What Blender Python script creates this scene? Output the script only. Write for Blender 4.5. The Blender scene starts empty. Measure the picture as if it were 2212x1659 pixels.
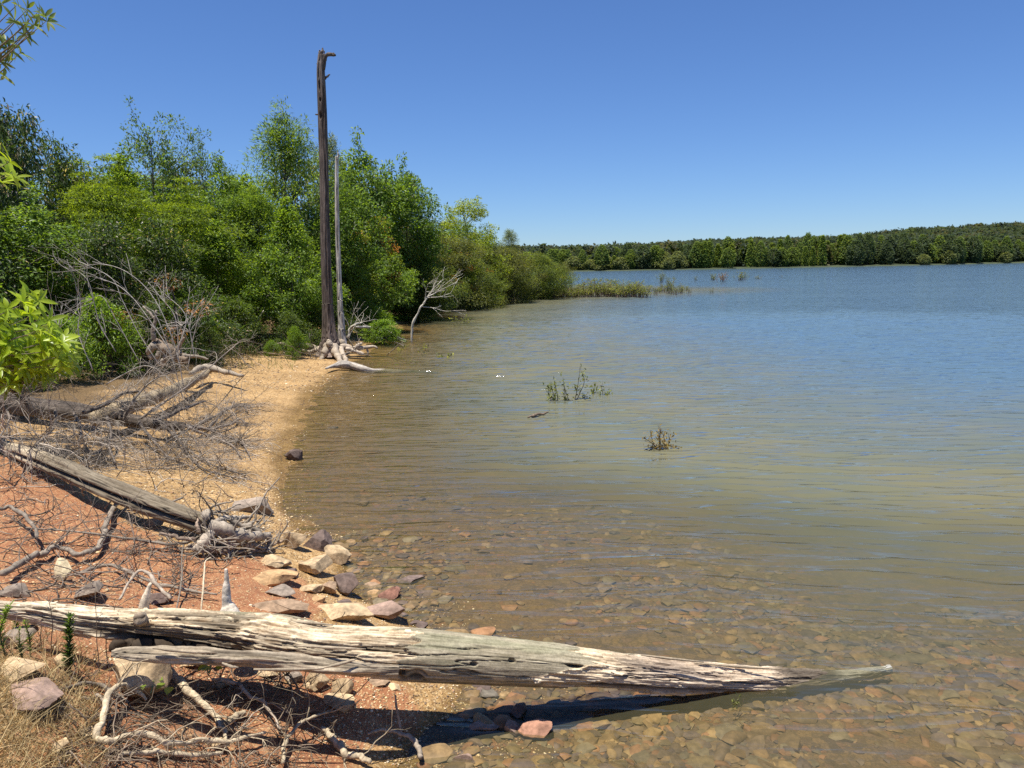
import bpy, math, random
import numpy as np
from mathutils import Vector, Matrix

SC = bpy.context.scene
COL = SC.collection
R = math.radians

# ------------------------------------------------------------------ camera, sky, sun, exposure
CAM = np.array([0.0, 0.0, 2.4])
FPX, PITCH, ROLL = 760.0, R(8.75), R(1.0)
KP = 1024.0 / 2212.0                       # reference reading grid (2212 x 1659) to render pixels
cF = np.array([0, math.cos(PITCH), -math.sin(PITCH)])
cR0 = np.array([1.0, 0, 0]); cU0 = np.array([0, math.sin(PITCH), math.cos(PITCH)])
cR = math.cos(ROLL) * cR0 - math.sin(ROLL) * cU0
cU = math.sin(ROLL) * cR0 + math.cos(ROLL) * cU0
cam_d = bpy.data.cameras.new('camera'); cam = bpy.data.objects.new('camera', cam_d); COL.objects.link(cam)
cam_d.sensor_width = 36; cam_d.lens = 36 * FPX / 1024; cam_d.clip_start = 0.05; cam_d.clip_end = 6000
cam.matrix_world = Matrix(((cR[0], cU[0], -cF[0], CAM[0]), (cR[1], cU[1], -cF[1], CAM[1]),
                           (cR[2], cU[2], -cF[2], CAM[2]), (0, 0, 0, 1)))
SC.camera = cam

SUN_EL, SUN_AZ = R(79), R(-135)             # azimuth from +Y, negative = towards -X
world = bpy.data.worlds.new('World'); SC.world = world; world.use_nodes = True
wn = world.node_tree; wn.nodes.clear()
sky = wn.nodes.new('ShaderNodeTexSky'); sky.sky_type = 'NISHITA'; sky.sun_disc = False
sky.sun_elevation = SUN_EL; sky.sun_rotation = SUN_AZ
sky.altitude = 50; sky.air_density = 1.0; sky.dust_density = 0.0; sky.ozone_density = 5.0
bg = wn.nodes.new('ShaderNodeBackground'); bg.inputs['Strength'].default_value = 0.086
wo = wn.nodes.new('ShaderNodeOutputWorld')
wb = wn.nodes.new('ShaderNodeMix'); wb.data_type = 'RGBA'; wb.blend_type = 'MULTIPLY'; wb.inputs[0].default_value = 1
wb.inputs[7].default_value = (.565, .725, 1.0, 1)            # white balance of the clear sky
wn.links.new(sky.outputs[0], wb.inputs[6]); wn.links.new(wb.outputs[2], bg.inputs[0]); wn.links.new(bg.outputs[0], wo.inputs[0])
sl = bpy.data.lights.new('sun', 'SUN'); sl.energy = 5.0; sl.angle = R(0.53); sl.color = (1.0, 0.95, 0.86)
so = bpy.data.objects.new('sun', sl); COL.objects.link(so)
sdir = Vector((math.sin(SUN_AZ) * math.cos(SUN_EL), math.cos(SUN_AZ) * math.cos(SUN_EL), math.sin(SUN_EL)))
so.rotation_euler = sdir.to_track_quat('Z', 'Y').to_euler(); so.location = (0, 0, 40)
vs = SC.view_settings; vs.view_transform = 'Standard'; vs.look = 'None'; vs.exposure = 0.56; vs.gamma = 1.0
SC.cycles.max_bounces = 7; SC.cycles.diffuse_bounces = 3; SC.cycles.glossy_bounces = 3
SC.cycles.transmission_bounces = 4; SC.cycles.transparent_max_bounces = 8
SC.cycles.caustics_reflective = False; SC.cycles.caustics_refractive = False
SC.cycles.use_denoising = False; SC.cycles.sample_clamp_indirect = 8

# ------------------------------------------------------------------ numeric helpers
def ray(u, v):
    d = cF * FPX + cR * ((u - 1106) * KP) + cU * ((829.5 - v) * KP)
    return d / np.linalg.norm(d)
def at(u, v, Y):
    d = ray(u, v); return CAM + d * (Y / d[1])
def az(u, v, z=0.0):
    d = ray(u, v); return CAM + d * ((z - CAM[2]) / d[2])

def _h(ix, iy, iz, seed):
    n = (ix * 374761393 + iy * 668265263 + iz * 2147483647 + seed * 1274126177) & 0xffffffff
    n = ((n ^ (n >> 13)) * 1274126177) & 0xffffffff
    n = ((n ^ (n >> 16)) * 2246822519) & 0xffffffff
    return ((n ^ (n >> 15)) & 0xffffff) / 0xffffff
def vn(x, y, z, seed=0):
    """value noise in -1..1"""
    x, y, z = np.broadcast_arrays(x, y, z)
    fx, fy, fz = np.floor(x), np.floor(y), np.floor(z)
    ix, iy, iz = fx.astype(np.int64), fy.astype(np.int64), fz.astype(np.int64)
    tx, ty, tz = x - fx, y - fy, z - fz
    tx = tx * tx * (3 - 2 * tx); ty = ty * ty * (3 - 2 * ty); tz = tz * tz * (3 - 2 * tz)
    def L(a, b, t): return a + (b - a) * t
    c = lambda a, b, d: _h(ix + a, iy + b, iz + d, seed)
    r = L(L(L(c(0,0,0), c(1,0,0), tx), L(c(0,1,0), c(1,1,0), tx), ty),
          L(L(c(0,0,1), c(1,0,1), tx), L(c(0,1,1), c(1,1,1), tx), ty), tz)
    return r * 2 - 1
def fbm(x, y, z, seed=0, o=4, g=0.5):
    s = 0; a = 1; t = 0
    for i in range(o):
        s = s + a * vn(x * 2**i, y * 2**i, z * 2**i, seed + i * 17); t += a; a *= g
    return s / t
def ss(a, b, x):
    t = np.clip((x - a) / (b - a), 0, 1); return t * t * (3 - 2 * t)
def lerp(a, b, t): return a + (b - a) * t
def unit(v): return v / np.maximum(np.linalg.norm(v, axis=-1, keepdims=True), 1e-9)

# ------------------------------------------------------------------ terrain
def px_list(t, z=0.0): return [tuple(az(u, v, z)[:2]) for u, v in t]
SHORE_PX = [(870,1659),(905,1605),(985,1550),(1010,1490),(950,1430),(895,1365),(862,1330),(800,1300),(770,1283),(748,1250),
    (740,1212),(722,1178),(655,1152),(628,1112),(612,1060),(622,1010),(640,970),(665,910),(690,855),(725,818),(762,792),
    (795,765),(812,748),(838,733),(858,715),(874,700),(912,680),(980,664),(1050,650),(1150,640),(1240,635),(1330,631),(1385,627)]
shore = px_list(SHORE_PX)
shore_near = [(220,-60),(22,-1.5),(7,2.0),(3,2.15),(1.0,2.3),(0.0,2.7)]
shore_far = [(13,72),(6,84),(-14,100),(-60,150),(-160,260),(-900,520)]
SHORE = np.array(shore_near + shore + shore_far)
LAND = np.array(list(map(tuple, SHORE)) + [(-1500,500),(-1500,-300),(220,-300)])
def poly_in(poly, x, y):
    c = np.zeros(x.shape, bool); n = len(poly)
    for i in range(n):
        x1, y1 = poly[i]; x2, y2 = poly[(i + 1) % n]
        if y1 == y2: continue
        k = ((y1 > y) != (y2 > y)) & (x < (x2 - x1) * (y - y1) / (y2 - y1) + x1)
        c ^= k
    return c
def poly_d(line, x, y, closed=False):
    d = np.full(x.shape, 1e9); n = len(line)
    for i in range(n if closed else n - 1):
        x1, y1 = line[i]; x2, y2 = line[(i + 1) % n]
        dx, dy = x2 - x1, y2 - y1
        t = np.clip(((x - x1) * dx + (y - y1) * dy) / (dx * dx + dy * dy), 0, 1)
        d = np.minimum(d, np.hypot(x - x1 - t * dx, y - y1 - t * dy))
    return d
def sdist(x, y):
    return np.where(poly_in(LAND, x, y), 1, -1) * poly_d(SHORE, x, y)
def height(x, y):
    x = np.asarray(x, float); y = np.asarray(y, float)
    wob = 0.10 * fbm(x * 1.3, y * 1.3, 0.3, 5, 3) * np.clip(np.hypot(x, y) / 8, .5, 4)
    sd = sdist(x, y) + wob
    near = 1 - ss(6.2, 10.5, y)
    s = lerp(0.10, 0.40, near); zm = lerp(0.55, 1.0, near); s = s * lerp(1, .35, ss(36, 46, y))
    land = zm * (1 - np.exp(-s * np.maximum(sd, 0) / zm)) + 0.03 * np.maximum(sd - 4, 0) + 0.0
    sb = lerp(0.09, 0.055, near)
    bed = -sb * np.maximum(-sd, 0) * (1 + 0.02 * np.maximum(-sd, 0)); bed = np.maximum(bed, -4.0)
    z = np.where(sd > 0, land, bed)
    lump = near * ss(0.1, 0.9, sd)
    z = z + lump * (0.055 * fbm(x * 1.7, y * 1.7, 1.1, 9, 3) + 0.03 * fbm(x * 6, y * 6, 1.7, 12, 3))
    z = z + 0.012 * fbm(x * 3, y * 3, 4.4, 21, 2)
    z = z + .42 * np.exp(-((x + 2.25) / .75) ** 2 - ((y - 2.75) / .62) ** 2)      # lump of bank under the near left corner
    return z
_gx, _gy, _gs = -13.0, 0.0, 0.04
_GX, _GY = np.meshgrid(_gx + _gs * np.arange(650), _gy + _gs * np.arange(800), indexing='ij')
_GZ = height(_GX.ravel(), _GY.ravel()).reshape(_GX.shape)
def hfast(x, y):
    x = np.asarray(x, float); y = np.asarray(y, float)
    fx = (x - _gx) / _gs; fy = (y - _gy) / _gs; out = (fx < 0) | (fy < 0) | (fx > 648) | (fy > 798)
    fx = np.clip(fx, 0, 648); fy = np.clip(fy, 0, 798); i = fx.astype(int); j = fy.astype(int); a = fx - i; b = fy - j
    z = _GZ[i, j] * (1 - a) * (1 - b) + _GZ[i + 1, j] * a * (1 - b) + _GZ[i, j + 1] * (1 - a) * b + _GZ[i + 1, j + 1] * a * b
    if out.any(): z = np.array(z); z[out] = height(x[out], y[out])
    return z
def H1(x, y): return float(height(np.array([x]), np.array([y]))[0])
def gp(u, v):
    """first hit of the sight line through (u, v) with the ground"""
    d = ray(u, v); 
    if d[2] < -.065: t = np.linspace(1.5, min(2.6 / -d[2], 34), 500)
    else: t = np.geomspace(14, 120, 900)
    P = CAM + d * t[:, None]; z = hfast(P[:, 0], P[:, 1]); k = np.argmax(P[:, 2] < z)
    if P[k, 2] >= z[k]: return az(u, v, 0)
    p = P[k].copy(); p[2] = z[k]; return p
def gph(u, v, h):
    """point on the sight line through (u, v) that stands h above the ground"""
    d = ray(u, v); t = np.linspace(1.5, 34, 1300); P = CAM + d * t[:, None]; e = P[:, 2] - hfast(P[:, 0], P[:, 1]) - h
    k = int(np.argmax(e < 0)); return P[k] if e[k] < 0 else az(u, v, h)
def gps(pts): return np.array([gp(*p) for p in pts])

# ------------------------------------------------------------------ mesh collection
class G:
    def __init__(s): s.V = []; s.Q = []; s.T = []; s.C = []; s.n = 0
    def add(s, V, Q=None, T=None, col=(1, 1, 1)):
        V = np.asarray(V, float)
        if Q is not None and len(Q): s.Q.append(np.asarray(Q, np.int64) + s.n)
        if T is not None and len(T): s.T.append(np.asarray(T, np.int64) + s.n)
        c = np.asarray(col, float)
        if c.ndim == 1: c = np.tile(c, (len(V), 1))
        s.V.append(V); s.C.append(c); s.n += len(V)
    def mesh(s, name, mat, origin=(0, 0, 0), smooth=True):
        V = np.concatenate(s.V) - np.asarray(origin, float); C = np.concatenate(s.C)
        Q = np.concatenate(s.Q) if s.Q else np.zeros((0, 4), np.int64)
        T = np.concatenate(s.T) if s.T else np.zeros((0, 3), np.int64)
        me = bpy.data.meshes.new(name)
        me.vertices.add(len(V)); me.vertices.foreach_set('co', V.ravel().astype(np.float32))
        nl = Q.size + T.size; me.loops.add(nl)
        me.loops.foreach_set('vertex_index', np.concatenate([Q.ravel(), T.ravel()]).astype(np.int32))
        np_ = len(Q) + len(T); me.polygons.add(np_)
        st = np.concatenate([np.arange(len(Q)) * 4, Q.size + np.arange(len(T)) * 3]).astype(np.int32)
        me.polygons.foreach_set('loop_start', st)
        try: me.polygons.foreach_set('loop_total', np.concatenate([np.full(len(Q), 4), np.full(len(T), 3)]).astype(np.int32))
        except Exception: pass
        me.polygons.foreach_set('use_smooth', np.full(np_, smooth))
        at_ = me.attributes.new('col', 'FLOAT_COLOR', 'POINT')
        at_.data.foreach_set('color', np.concatenate([C, np.ones((len(C), 1))], 1).ravel().astype(np.float32))
        me.materials.append(mat); me.update(calc_edges=True); me.validate()
        return me
    def build(s, name, mat, parent=None, origin=None, smooth=True):
        if parent is not None: o0 = np.array(parent['_o'])
        else: o0 = np.array(origin if origin is not None else (0, 0, 0), float)
        o = bpy.data.objects.new(name, s.mesh(name, mat, o0, smooth)); COL.objects.link(o)
        if parent is not None: o.parent = parent; o['_o'] = list(o0)
        else: o.location = o0; o['_o'] = list(o0)
        return o
def thing(name, label, cat, origin, group=None):
    o = bpy.data.objects.new(name, None); COL.objects.link(o); o.location = origin; o['_o'] = [float(q) for q in origin]
    o.empty_display_size = 0.1
    return tag(o, label, cat, group)
def tag(o, label, cat, group=None):
    o['label'] = label; o['category'] = cat
    if group: o['group'] = group
    return o
def kind(o, k): o['kind'] = k; return o
def dup(root, loc, rz=0, sc=(1, 1, 1), label=None, group=None, cat=None):
    c = root.copy(); COL.objects.link(c); c.location = loc; c.rotation_euler = (0, 0, rz); c.scale = sc
    if label: c['label'] = label
    if group: c['group'] = group
    if cat: c['category'] = cat
    def kids(a, b):
        for ch in list(a.children):
            d = ch.copy(); COL.objects.link(d); d.parent = b; kids(ch, d)
    kids(root, c)
    return c

def spline(pts, n):
    """Catmull-Rom through rows of pts (any width), n samples"""
    P = np.asarray(pts, float); P = np.vstack([2 * P[0] - P[1], P, 2 * P[-1] - P[-2]])
    m = len(P) - 3; t = np.linspace(0, m - 1e-6, n); i = t.astype(int); f = (t - i)[:, None]
    a, b, c, d = P[i], P[i + 1], P[i + 2], P[i + 3]
    return 0.5 * (2 * b + (c - a) * f + (2 * a - 5 * b + 4 * c - d) * f**2 + (3 * b - a - 3 * c + d) * f**3)
def frames(P):
    T = np.gradient(P, axis=0); T = unit(T)
    n = np.cross(T[0], [0, 0, 1.0])
    if np.linalg.norm(n) < 1e-3: n = np.cross(T[0], [0, 1.0, 0])
    N = np.zeros_like(P)
    for i in range(len(P)):
        n = n - T[i] * np.dot(n, T[i]); n = n / max(np.linalg.norm(n), 1e-9); N[i] = n
    return T, N, np.cross(T, N)
def tube(g, P, rad, sides=6, col=(1, 1, 1), rough=0.0, rng=None, cap=True, squash=1.0):
    P = np.asarray(P, float); n = len(P); rad = np.broadcast_to(rad, (n,))
    T, N, B = frames(P)
    a = np.linspace(0, 2 * math.pi, sides, endpoint=False)
    r = rad[:, None] * np.ones((1, sides))
    if rough and rng is not None: r = r * (1 + rough * rng.uniform(-1, 1, r.shape))
    V = P[:, None] + r[..., None] * (np.cos(a)[None, :, None] * N[:, None] + squash * np.sin(a)[None, :, None] * B[:, None])
    V = V.reshape(-1, 3)
    i = np.arange(n - 1)[:, None] * sides; j = np.arange(sides)[None]; j2 = (j + 1) % sides
    Q = np.stack([i + j, i + j2, i + sides + j2, i + sides + j], -1).reshape(-1, 4)
    Tn = None
    if cap:
        V = np.vstack([V, P[0] - T[0] * rad[0] * .3, P[-1] + T[-1] * rad[-1] * .3]); k = n * sides; e = (n - 1) * sides
        j = np.arange(sides); j2 = (j + 1) % sides
        Tn = np.vstack([np.stack([j2, j, np.full(sides, k)], 1), np.stack([e + j, e + j2, np.full(sides, k + 1)], 1)])
    c = np.asarray(col, float)
    if c.ndim == 2 and len(c) == n:
        c = np.repeat(c, sides, 0)
        if cap: c = np.vstack([c, c[0], c[-1]])
    g.add(V, Q, Tn, c)

def wander(rng, p, d, L, n, jit=0.25, up=0.0, sag=0.0):
    """a wavering path of n points"""
    P = [np.array(p, float)]; d = unit(np.array(d, float)); st = L / (n - 1)
    for i in range(n - 1):
        d = unit(d + rng.normal(0, jit, 3) + np.array([0, 0, up - sag * i / n]))
        P.append(P[-1] + d * st)
    return np.array(P)
def branchy(rng, g, p, d, L, r, depth, nchild, col, jit=.22, spread=.8, up=0., sag=0., sides=5, ratio=.6, rr=.55, floor=None, colj=.12):
    n = max(4, int(5 + depth * 2)); P = wander(rng, p, d, L, n, jit, up, sag)
    if floor is not None:
        z = hfast(P[:, 0], P[:, 1]); P[:, 2] = np.maximum(P[:, 2], z + r)
    c = np.array(col) * (1 + rng.uniform(-colj, colj))
    tube(g, P, np.linspace(r, r * (.45 if depth else .3), n), sides, c, .12, rng)
    if depth <= 0: return
    for k in range(nchild):
        f = rng.uniform(.2, 1.0); i = min(int(f * (n - 1)), n - 2)
        q = P[i]; t = unit(P[i + 1] - P[i])
        a = unit(np.cross(t, rng.normal(0, 1, 3)))
        dd = unit(t * rng.uniform(.5, 1) + a * spread * rng.uniform(.5, 1.2))
        branchy(rng, g, q, dd, L * ratio * rng.uniform(.6, 1.2), r * rr * (1 - .4 * f), depth - 1, max(1, nchild - 1), col,
                jit, spread, up, sag, max(3, sides - 1), ratio, rr, floor, colj)

# ------------------------------------------------------------------ materials
def newmat(name):
    m = bpy.data.materials.new(name); m.use_nodes = True; nt = m.node_tree; nt.nodes.clear()
    return m, nt
class NT:
    def __init__(s, nt): s.nt = nt
    def n(s, t, **k):
        x = s.nt.nodes.new(t)
        for a, b in k.items():
            if a in x.inputs: s.set(x.inputs[a], b)
            else: setattr(x, a, b)
        return x
    def set(s, inp, b):
        if isinstance(b, bpy.types.NodeSocket): s.nt.links.new(b, inp)
        else: inp.default_value = b
    def math(s, op, a, b=0.0, c=0.0, clamp=False):
        x = s.nt.nodes.new('ShaderNodeMath'); x.operation = op; x.use_clamp = clamp
        for i, q in enumerate((a, b, c)): s.set(x.inputs[i], q)
        return x.outputs[0]
    def mix(s, f, a, b, bt='MIX'):
        x = s.nt.nodes.new('ShaderNodeMix'); x.data_type = 'RGBA'; x.blend_type = bt
        s.set(x.inputs[0], f); s.set(x.inputs[6], a); s.set(x.inputs[7], b)
        return x.outputs[2]
    def noise(s, vec, scale, detail=4, rough=.55, dist=0.):
        x = s.nt.nodes.new('ShaderNodeTexNoise'); s.set(x.inputs['Vector'], vec); s.set(x.inputs['Scale'], scale)
        x.inputs['Detail'].default_value = detail; x.inputs['Roughness'].default_value = rough; x.inputs['Distortion'].default_value = dist
        return x
    def ramp(s, f, stops):
        x = s.nt.nodes.new('ShaderNodeValToRGB'); s.set(x.inputs[0], f); e = x.color_ramp.elements
        while len(e) > 1: e.remove(e[-1])
        for i, (p, c) in enumerate(stops):
            q = e[0] if i == 0 else e.new(p)
            q.position = p; q.color = (*c, 1) if len(c) == 3 else c
        return x.outputs[0]
    def rng(s, v, a, b, c=0., d=1.):
        x = s.nt.nodes.new('ShaderNodeMapRange'); x.interpolation_type = 'SMOOTHSTEP'
        for i, q in enumerate((v, a, b, c, d)): s.set(x.inputs[i], q)
        return x.outputs[0]
    def attr(s, name):
        x = s.nt.nodes.new('ShaderNodeAttribute'); x.attribute_name = name; return x
    def coord(s, scale=(1, 1, 1), out='Object'):
        t = s.nt.nodes.new('ShaderNodeTexCoord'); m = s.nt.nodes.new('ShaderNodeMapping')
        m.inputs['Scale'].default_value = scale; s.nt.links.new(t.outputs[out], m.inputs[0]); return m.outputs[0]
    def bump(s, h, strength=.5, dist=.01, nrm=None):
        x = s.nt.nodes.new('ShaderNodeBump'); s.set(x.inputs['Height'], h); x.inputs['Strength'].default_value = strength
        x.inputs['Distance'].default_value = dist
        if nrm is not None: s.nt.links.new(nrm, x.inputs['Normal'])
        return x.outputs[0]
    def out(s, sh):
        o = s.nt.nodes.new('ShaderNodeOutputMaterial'); s.nt.links.new(sh, o.inputs[0])

def mat_leaf(name, trans=.38, rough=.42, spec=.35, tint=(1.25, 1.35, .55)):
    m, nt = newmat(name); t = NT(nt)
    c = t.attr('col').outputs[0]
    c = t.mix(1.0, c, (1.26, 1.14, 1.42, 1), 'MULTIPLY'); p = t.n('ShaderNodeBsdfPrincipled'); t.set(p.inputs['Base Color'], c); p.inputs['Roughness'].default_value = rough
    p.inputs['Specular IOR Level'].default_value = spec
    tr = t.n('ShaderNodeBsdfTranslucent'); t.set(tr.inputs[0], t.mix(1.0, c, (*tint, 1), 'MULTIPLY'))
    mx = t.n('ShaderNodeMixShader'); mx.inputs[0].default_value = trans
    nt.links.new(p.outputs[0], mx.inputs[1]); nt.links.new(tr.outputs[0], mx.inputs[2]); t.out(mx.outputs[0]); return m
def mat_col(name, scale=(30, 30, 30), amp=.5, rough=.85, bump=.5, bd=.004, streak=None, spec=.25):
    """vertex colour broken up by noise"""
    m, nt = newmat(name); t = NT(nt)
    c = t.attr('col').outputs[0]
    n1 = t.noise(t.coord(scale), 1, 6, .65)
    n2 = t.noise(t.coord(tuple(q * .23 for q in scale)), 1, 4, .6)
    f = t.math('ADD', t.math('MULTIPLY', n1.outputs[0], .65), t.math('MULTIPLY', n2.outputs[0], .45))
    k = t.rng(f, .32, .78, 1 - amp, 1 + amp)
    v = t.nt.nodes.new('ShaderNodeVectorMath'); v.operation = 'SCALE'; nt.links.new(c, v.inputs[0]); nt.links.new(k, v.inputs['Scale'])
    p = t.n('ShaderNodeBsdfPrincipled'); nt.links.new(v.outputs[0], p.inputs['Base Color']); p.inputs['Roughness'].default_value = rough
    p.inputs['Specular IOR Level'].default_value = spec
    nt.links.new(t.bump(n1.outputs[0], bump, bd), p.inputs['Normal']); t.out(p.outputs[0]); return m

M_LEAF = mat_leaf('leaf_green', .40, .46, .34, (3.0, 2.8, .8))
M_LEAFSOFT = mat_leaf('leaf_soft', .45, .5, .3, (2.9, 2.6, .9))
M_BRIGHT = mat_leaf('leaf_bright', .45, .36, .45, (1.9, 1.8, .6))
M_FAR = mat_leaf('leaf_far', .38, .7, .15, (2.1, 2.0, 1.0))
M_GREYWOOD = mat_col('weathered_wood', (60, 60, 60), .45, .8, .6, .004)
M_TWIG = mat_col('dry_twig', (40, 40, 40), .4, .85, .3, .002)
M_BARK = mat_col('tree_bark', (26, 26, 5), .55, .9, .8, .012)
M_ROCK = mat_col('rock', (34, 34, 34), .42, .82, .7, .006)
M_STONE = mat_col('wet_stone', (24, 24, 24), .45, .6, .4, .004)
M_GRASS = mat_leaf('dry_grass', .25, .7, .1, (1.1, 1.05, .8))

# ------------------------------------------------------------------ ground, lake, far hill
CLAY_PX = [(0,975),(60,985),(100,1012),(215,1080),(330,1140),(430,1195),(560,1205),(610,1235),(655,1262),(705,1325),(760,1440),(850,1490),(868,1550),(790,1605),(770,1659)]
CLAY = np.array([tuple(gp(u, v)[:2]) for u, v in CLAY_PX] + [(-.5, 2.6), (-1, 1), (-9, 1), (-9, 6.8)])
def polar_grid(nin, nout, nr1, nr2, r0, r1, r2):
    th = np.concatenate([np.linspace(R(-110), R(-42), nout, endpoint=False), np.linspace(R(-42), R(42), nin, endpoint=False), np.linspace(R(42), R(110), nout)])
    r = np.concatenate([np.geomspace(r0, r1, nr1, endpoint=False), np.geomspace(r1, r2, nr2)])
    RR, TT = np.meshgrid(r, th, indexing='ij')
    x, y = (RR * np.sin(TT)).ravel(), (RR * np.cos(TT)).ravel()
    n = len(th); i = np.arange(len(r) - 1)[:, None] * n; j = np.arange(n - 1)[None]
    Q = np.stack([i + j, i + j + 1, i + n + j + 1, i + n + j], -1).reshape(-1, 4)
    return x, y, Q
def add_float(me, name, v):
    a = me.attributes.new(name, 'FLOAT', 'POINT'); a.data.foreach_set('value', np.asarray(v, np.float32))

x, y, Q = polar_grid(620, 60, 720, 90, .35, 160, 1400)
z = height(x, y); sd = sdist(x, y)
g = G(); g.add(np.stack([x, y, z], 1), Q)
cl = np.where(poly_in(CLAY, x, y), 1, -1) * poly_d(CLAY, x, y, True)
clay = ss(-.22, .28, cl + .22 * fbm(x * 1.6, y * 1.6, .2, 41, 4)); clay = np.where(y > 12, 0, clay); clay = clay * (1 - .8 * np.exp(-((x + 2.15) / .55) ** 2 - ((y - 2.6) / .6) ** 2))
wet = 1 - ss(.012, .055, z + .012 * fbm(x * 5, y * 5, .7, 44, 3))
duff = ss(9, 16, y + 3 * fbm(x * .5, y * .5, .9, 47, 3) + np.maximum(-x - 5, 0)) * ss(2.0, 4.5, sd + 1.0 * fbm(x * .8, y * .8, .3, 49, 3))
duff = np.maximum(duff, ss(4.5, 6.5, sd) * ss(6, 9, y)); duff = np.maximum(duff, ss(30, 38, y))

m, nt = newmat('shore_ground'); t = NT(nt); P0 = t.coord()
vo = t.n('ShaderNodeTexVoronoi', feature='F1'); t.set(vo.inputs['Vector'], P0); vo.inputs['Scale'].default_value = 62
vo2 = t.n('ShaderNodeTexVoronoi', feature='F1'); t.set(vo2.inputs['Vector'], P0); vo2.inputs['Scale'].default_value = 150
n1 = t.noise(P0, 9, 8, .7); n2 = t.noise(P0, 1.1, 5, .6); n3 = t.noise(P0, 45, 5, .7)
sep = t.n('ShaderNodeSeparateColor'); t.set(sep.inputs[0], vo.outputs['Color'])
sep2 = t.n('ShaderNodeSeparateColor'); t.set(sep2.inputs[0], vo2.outputs['Color'])
grav = t.ramp(sep.outputs[0], [(0, (.13, .075, .035)), (.18, (.33, .20, .085)), (.45, (.46, .30, .135)), (.75, (.56, .40, .20)), (.93, (.68, .56, .36)), (1, (.30, .17, .10))])
fine = t.ramp(sep2.outputs[1], [(0, (.24, .14, .06)), (.3, (.40, .26, .115)), (.7, (.52, .355, .165)), (1, (.66, .50, .27))])
sand = t.mix(.5, grav, fine)
n4 = t.noise(P0, 17, 9, .82); sand = t.mix(1, sand, t.ramp(n4.outputs[0], [(.33, (.36, .32, .28)), (.44, (.80, .78, .75)), (.56, (1.05, 1.04, 1.02)), (.68, (1.45, 1.45, 1.42))]), 'MULTIPLY')
sand = t.mix(t.rng(n2.outputs[0], .35, .68), t.mix(1, sand, (.78, .73, .68, 1), 'MULTIPLY'), t.mix(1, sand, (1.03, .98, .93, 1), 'MULTIPLY'))
clayc = t.ramp(t.math('ADD', t.math('MULTIPLY', n1.outputs[0], .7), t.math('MULTIPLY', n2.outputs[0], .3)),
               [(.25, (.17, .068, .032)), (.42, (.29, .122, .058)), (.54, (.35, .160, .076)), (.64, (.44, .245, .125)), (.76, (.50, .33, .17))])
clayc = t.mix(t.rng(sep2.outputs[0], .86, .9), clayc, t.mix(.5, grav, (.55, .36, .18, 1)))
clayc = t.mix(t.rng(n3.outputs[0], .60, .72), clayc, t.mix(1, clayc, (.45, .40, .38, 1), 'MULTIPLY'))
cm = t.rng(t.math('ADD', t.attr('clay').outputs['Fac'], t.math('MULTIPLY', t.math('SUBTRACT', n1.outputs[0], .5), .9)), .35, .65)
c = t.mix(cm, sand, clayc)
duffc = t.ramp(n3.outputs[0], [(.3, (.050, .034, .018)), (.5, (.13, .085, .04)), (.68, (.30, .19, .09))])
dm = t.rng(t.math('ADD', t.attr('duff').outputs['Fac'], t.math('MULTIPLY', t.math('SUBTRACT', n1.outputs[0], .5), .8)), .35, .75)
c = t.mix(dm, c, duffc)
wetf = t.attr('wet').outputs['Fac']
wp = t.nt.nodes.new('ShaderNodeVectorMath'); wp.operation = 'MULTIPLY_ADD'; nt.links.new(n1.outputs['Color'], wp.inputs[0]); wp.inputs[1].default_value = (.10, .10, .10); nt.links.new(P0, wp.inputs[2])
vb = t.n('ShaderNodeTexVoronoi', feature='F1'); t.set(vb.inputs['Vector'], wp.outputs[0]); vb.inputs['Scale'].default_value = 15
vb2 = t.n('ShaderNodeTexVoronoi', feature='DISTANCE_TO_EDGE'); t.set(vb2.inputs['Vector'], wp.outputs[0]); vb2.inputs['Scale'].default_value = 15
sb_ = t.n('ShaderNodeSeparateColor'); t.set(sb_.inputs[0], vb.outputs['Color'])
cob = t.ramp(sb_.outputs[0], [(0, (.10, .070, .045)), (.3, (.18, .115, .06)), (.6, (.22, .14, .065)), (.8, (.15, .105, .075)), (1, (.25, .125, .055))])
cob = t.mix(1, cob, t.ramp(n3.outputs[0], [(.3, (.6, .6, .6)), (.7, (1.3, 1.3, 1.3))]), 'MULTIPLY')
cob = t.mix(t.rng(vb2.outputs['Distance'], .0, .10, .65, 0), cob, (.09, .065, .035, 1))
bedc = t.mix(t.math('MULTIPLY', t.attr('cob').outputs['Fac'], t.rng(n2.outputs[0], .35, .55, .5, .95)), t.mix(1, c, (.50, .47, .34, 1), 'MULTIPLY'), cob)
c = t.mix(wetf, c, bedc)
p = t.n('ShaderNodeBsdfPrincipled'); t.set(p.inputs['Base Color'], c)
t.set(p.inputs['Roughness'], t.math('SUBTRACT', .95, t.math('MULTIPLY', wetf, .35))); p.inputs['Specular IOR Level'].default_value = .25
hh = t.math('ADD', t.math('MULTIPLY', t.math('SUBTRACT', 1, vo.outputs['Distance']), .6), t.math('MULTIPLY', n3.outputs[0], .9))
nb = t.bump(hh, .75, .010); nb = t.bump(n1.outputs[0], .7, .03, nb)
nt.links.new(nb, p.inputs['Normal']); t.out(p.outputs[0])
M_GROUND = m
ground = kind(g.build('ground', M_GROUND), 'structure')
cob = ss(-.03, -.14, sd) * (1 - ss(8, 11, y)); cob = 1 - ss(-.25, -.03, sd); cob = cob * (1 - ss(9, 13, y))
for k_, v_ in (('cob', cob), ('clay', clay), ('wet', wet), ('duff', duff)): add_float(ground.data, k_, v_)

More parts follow.
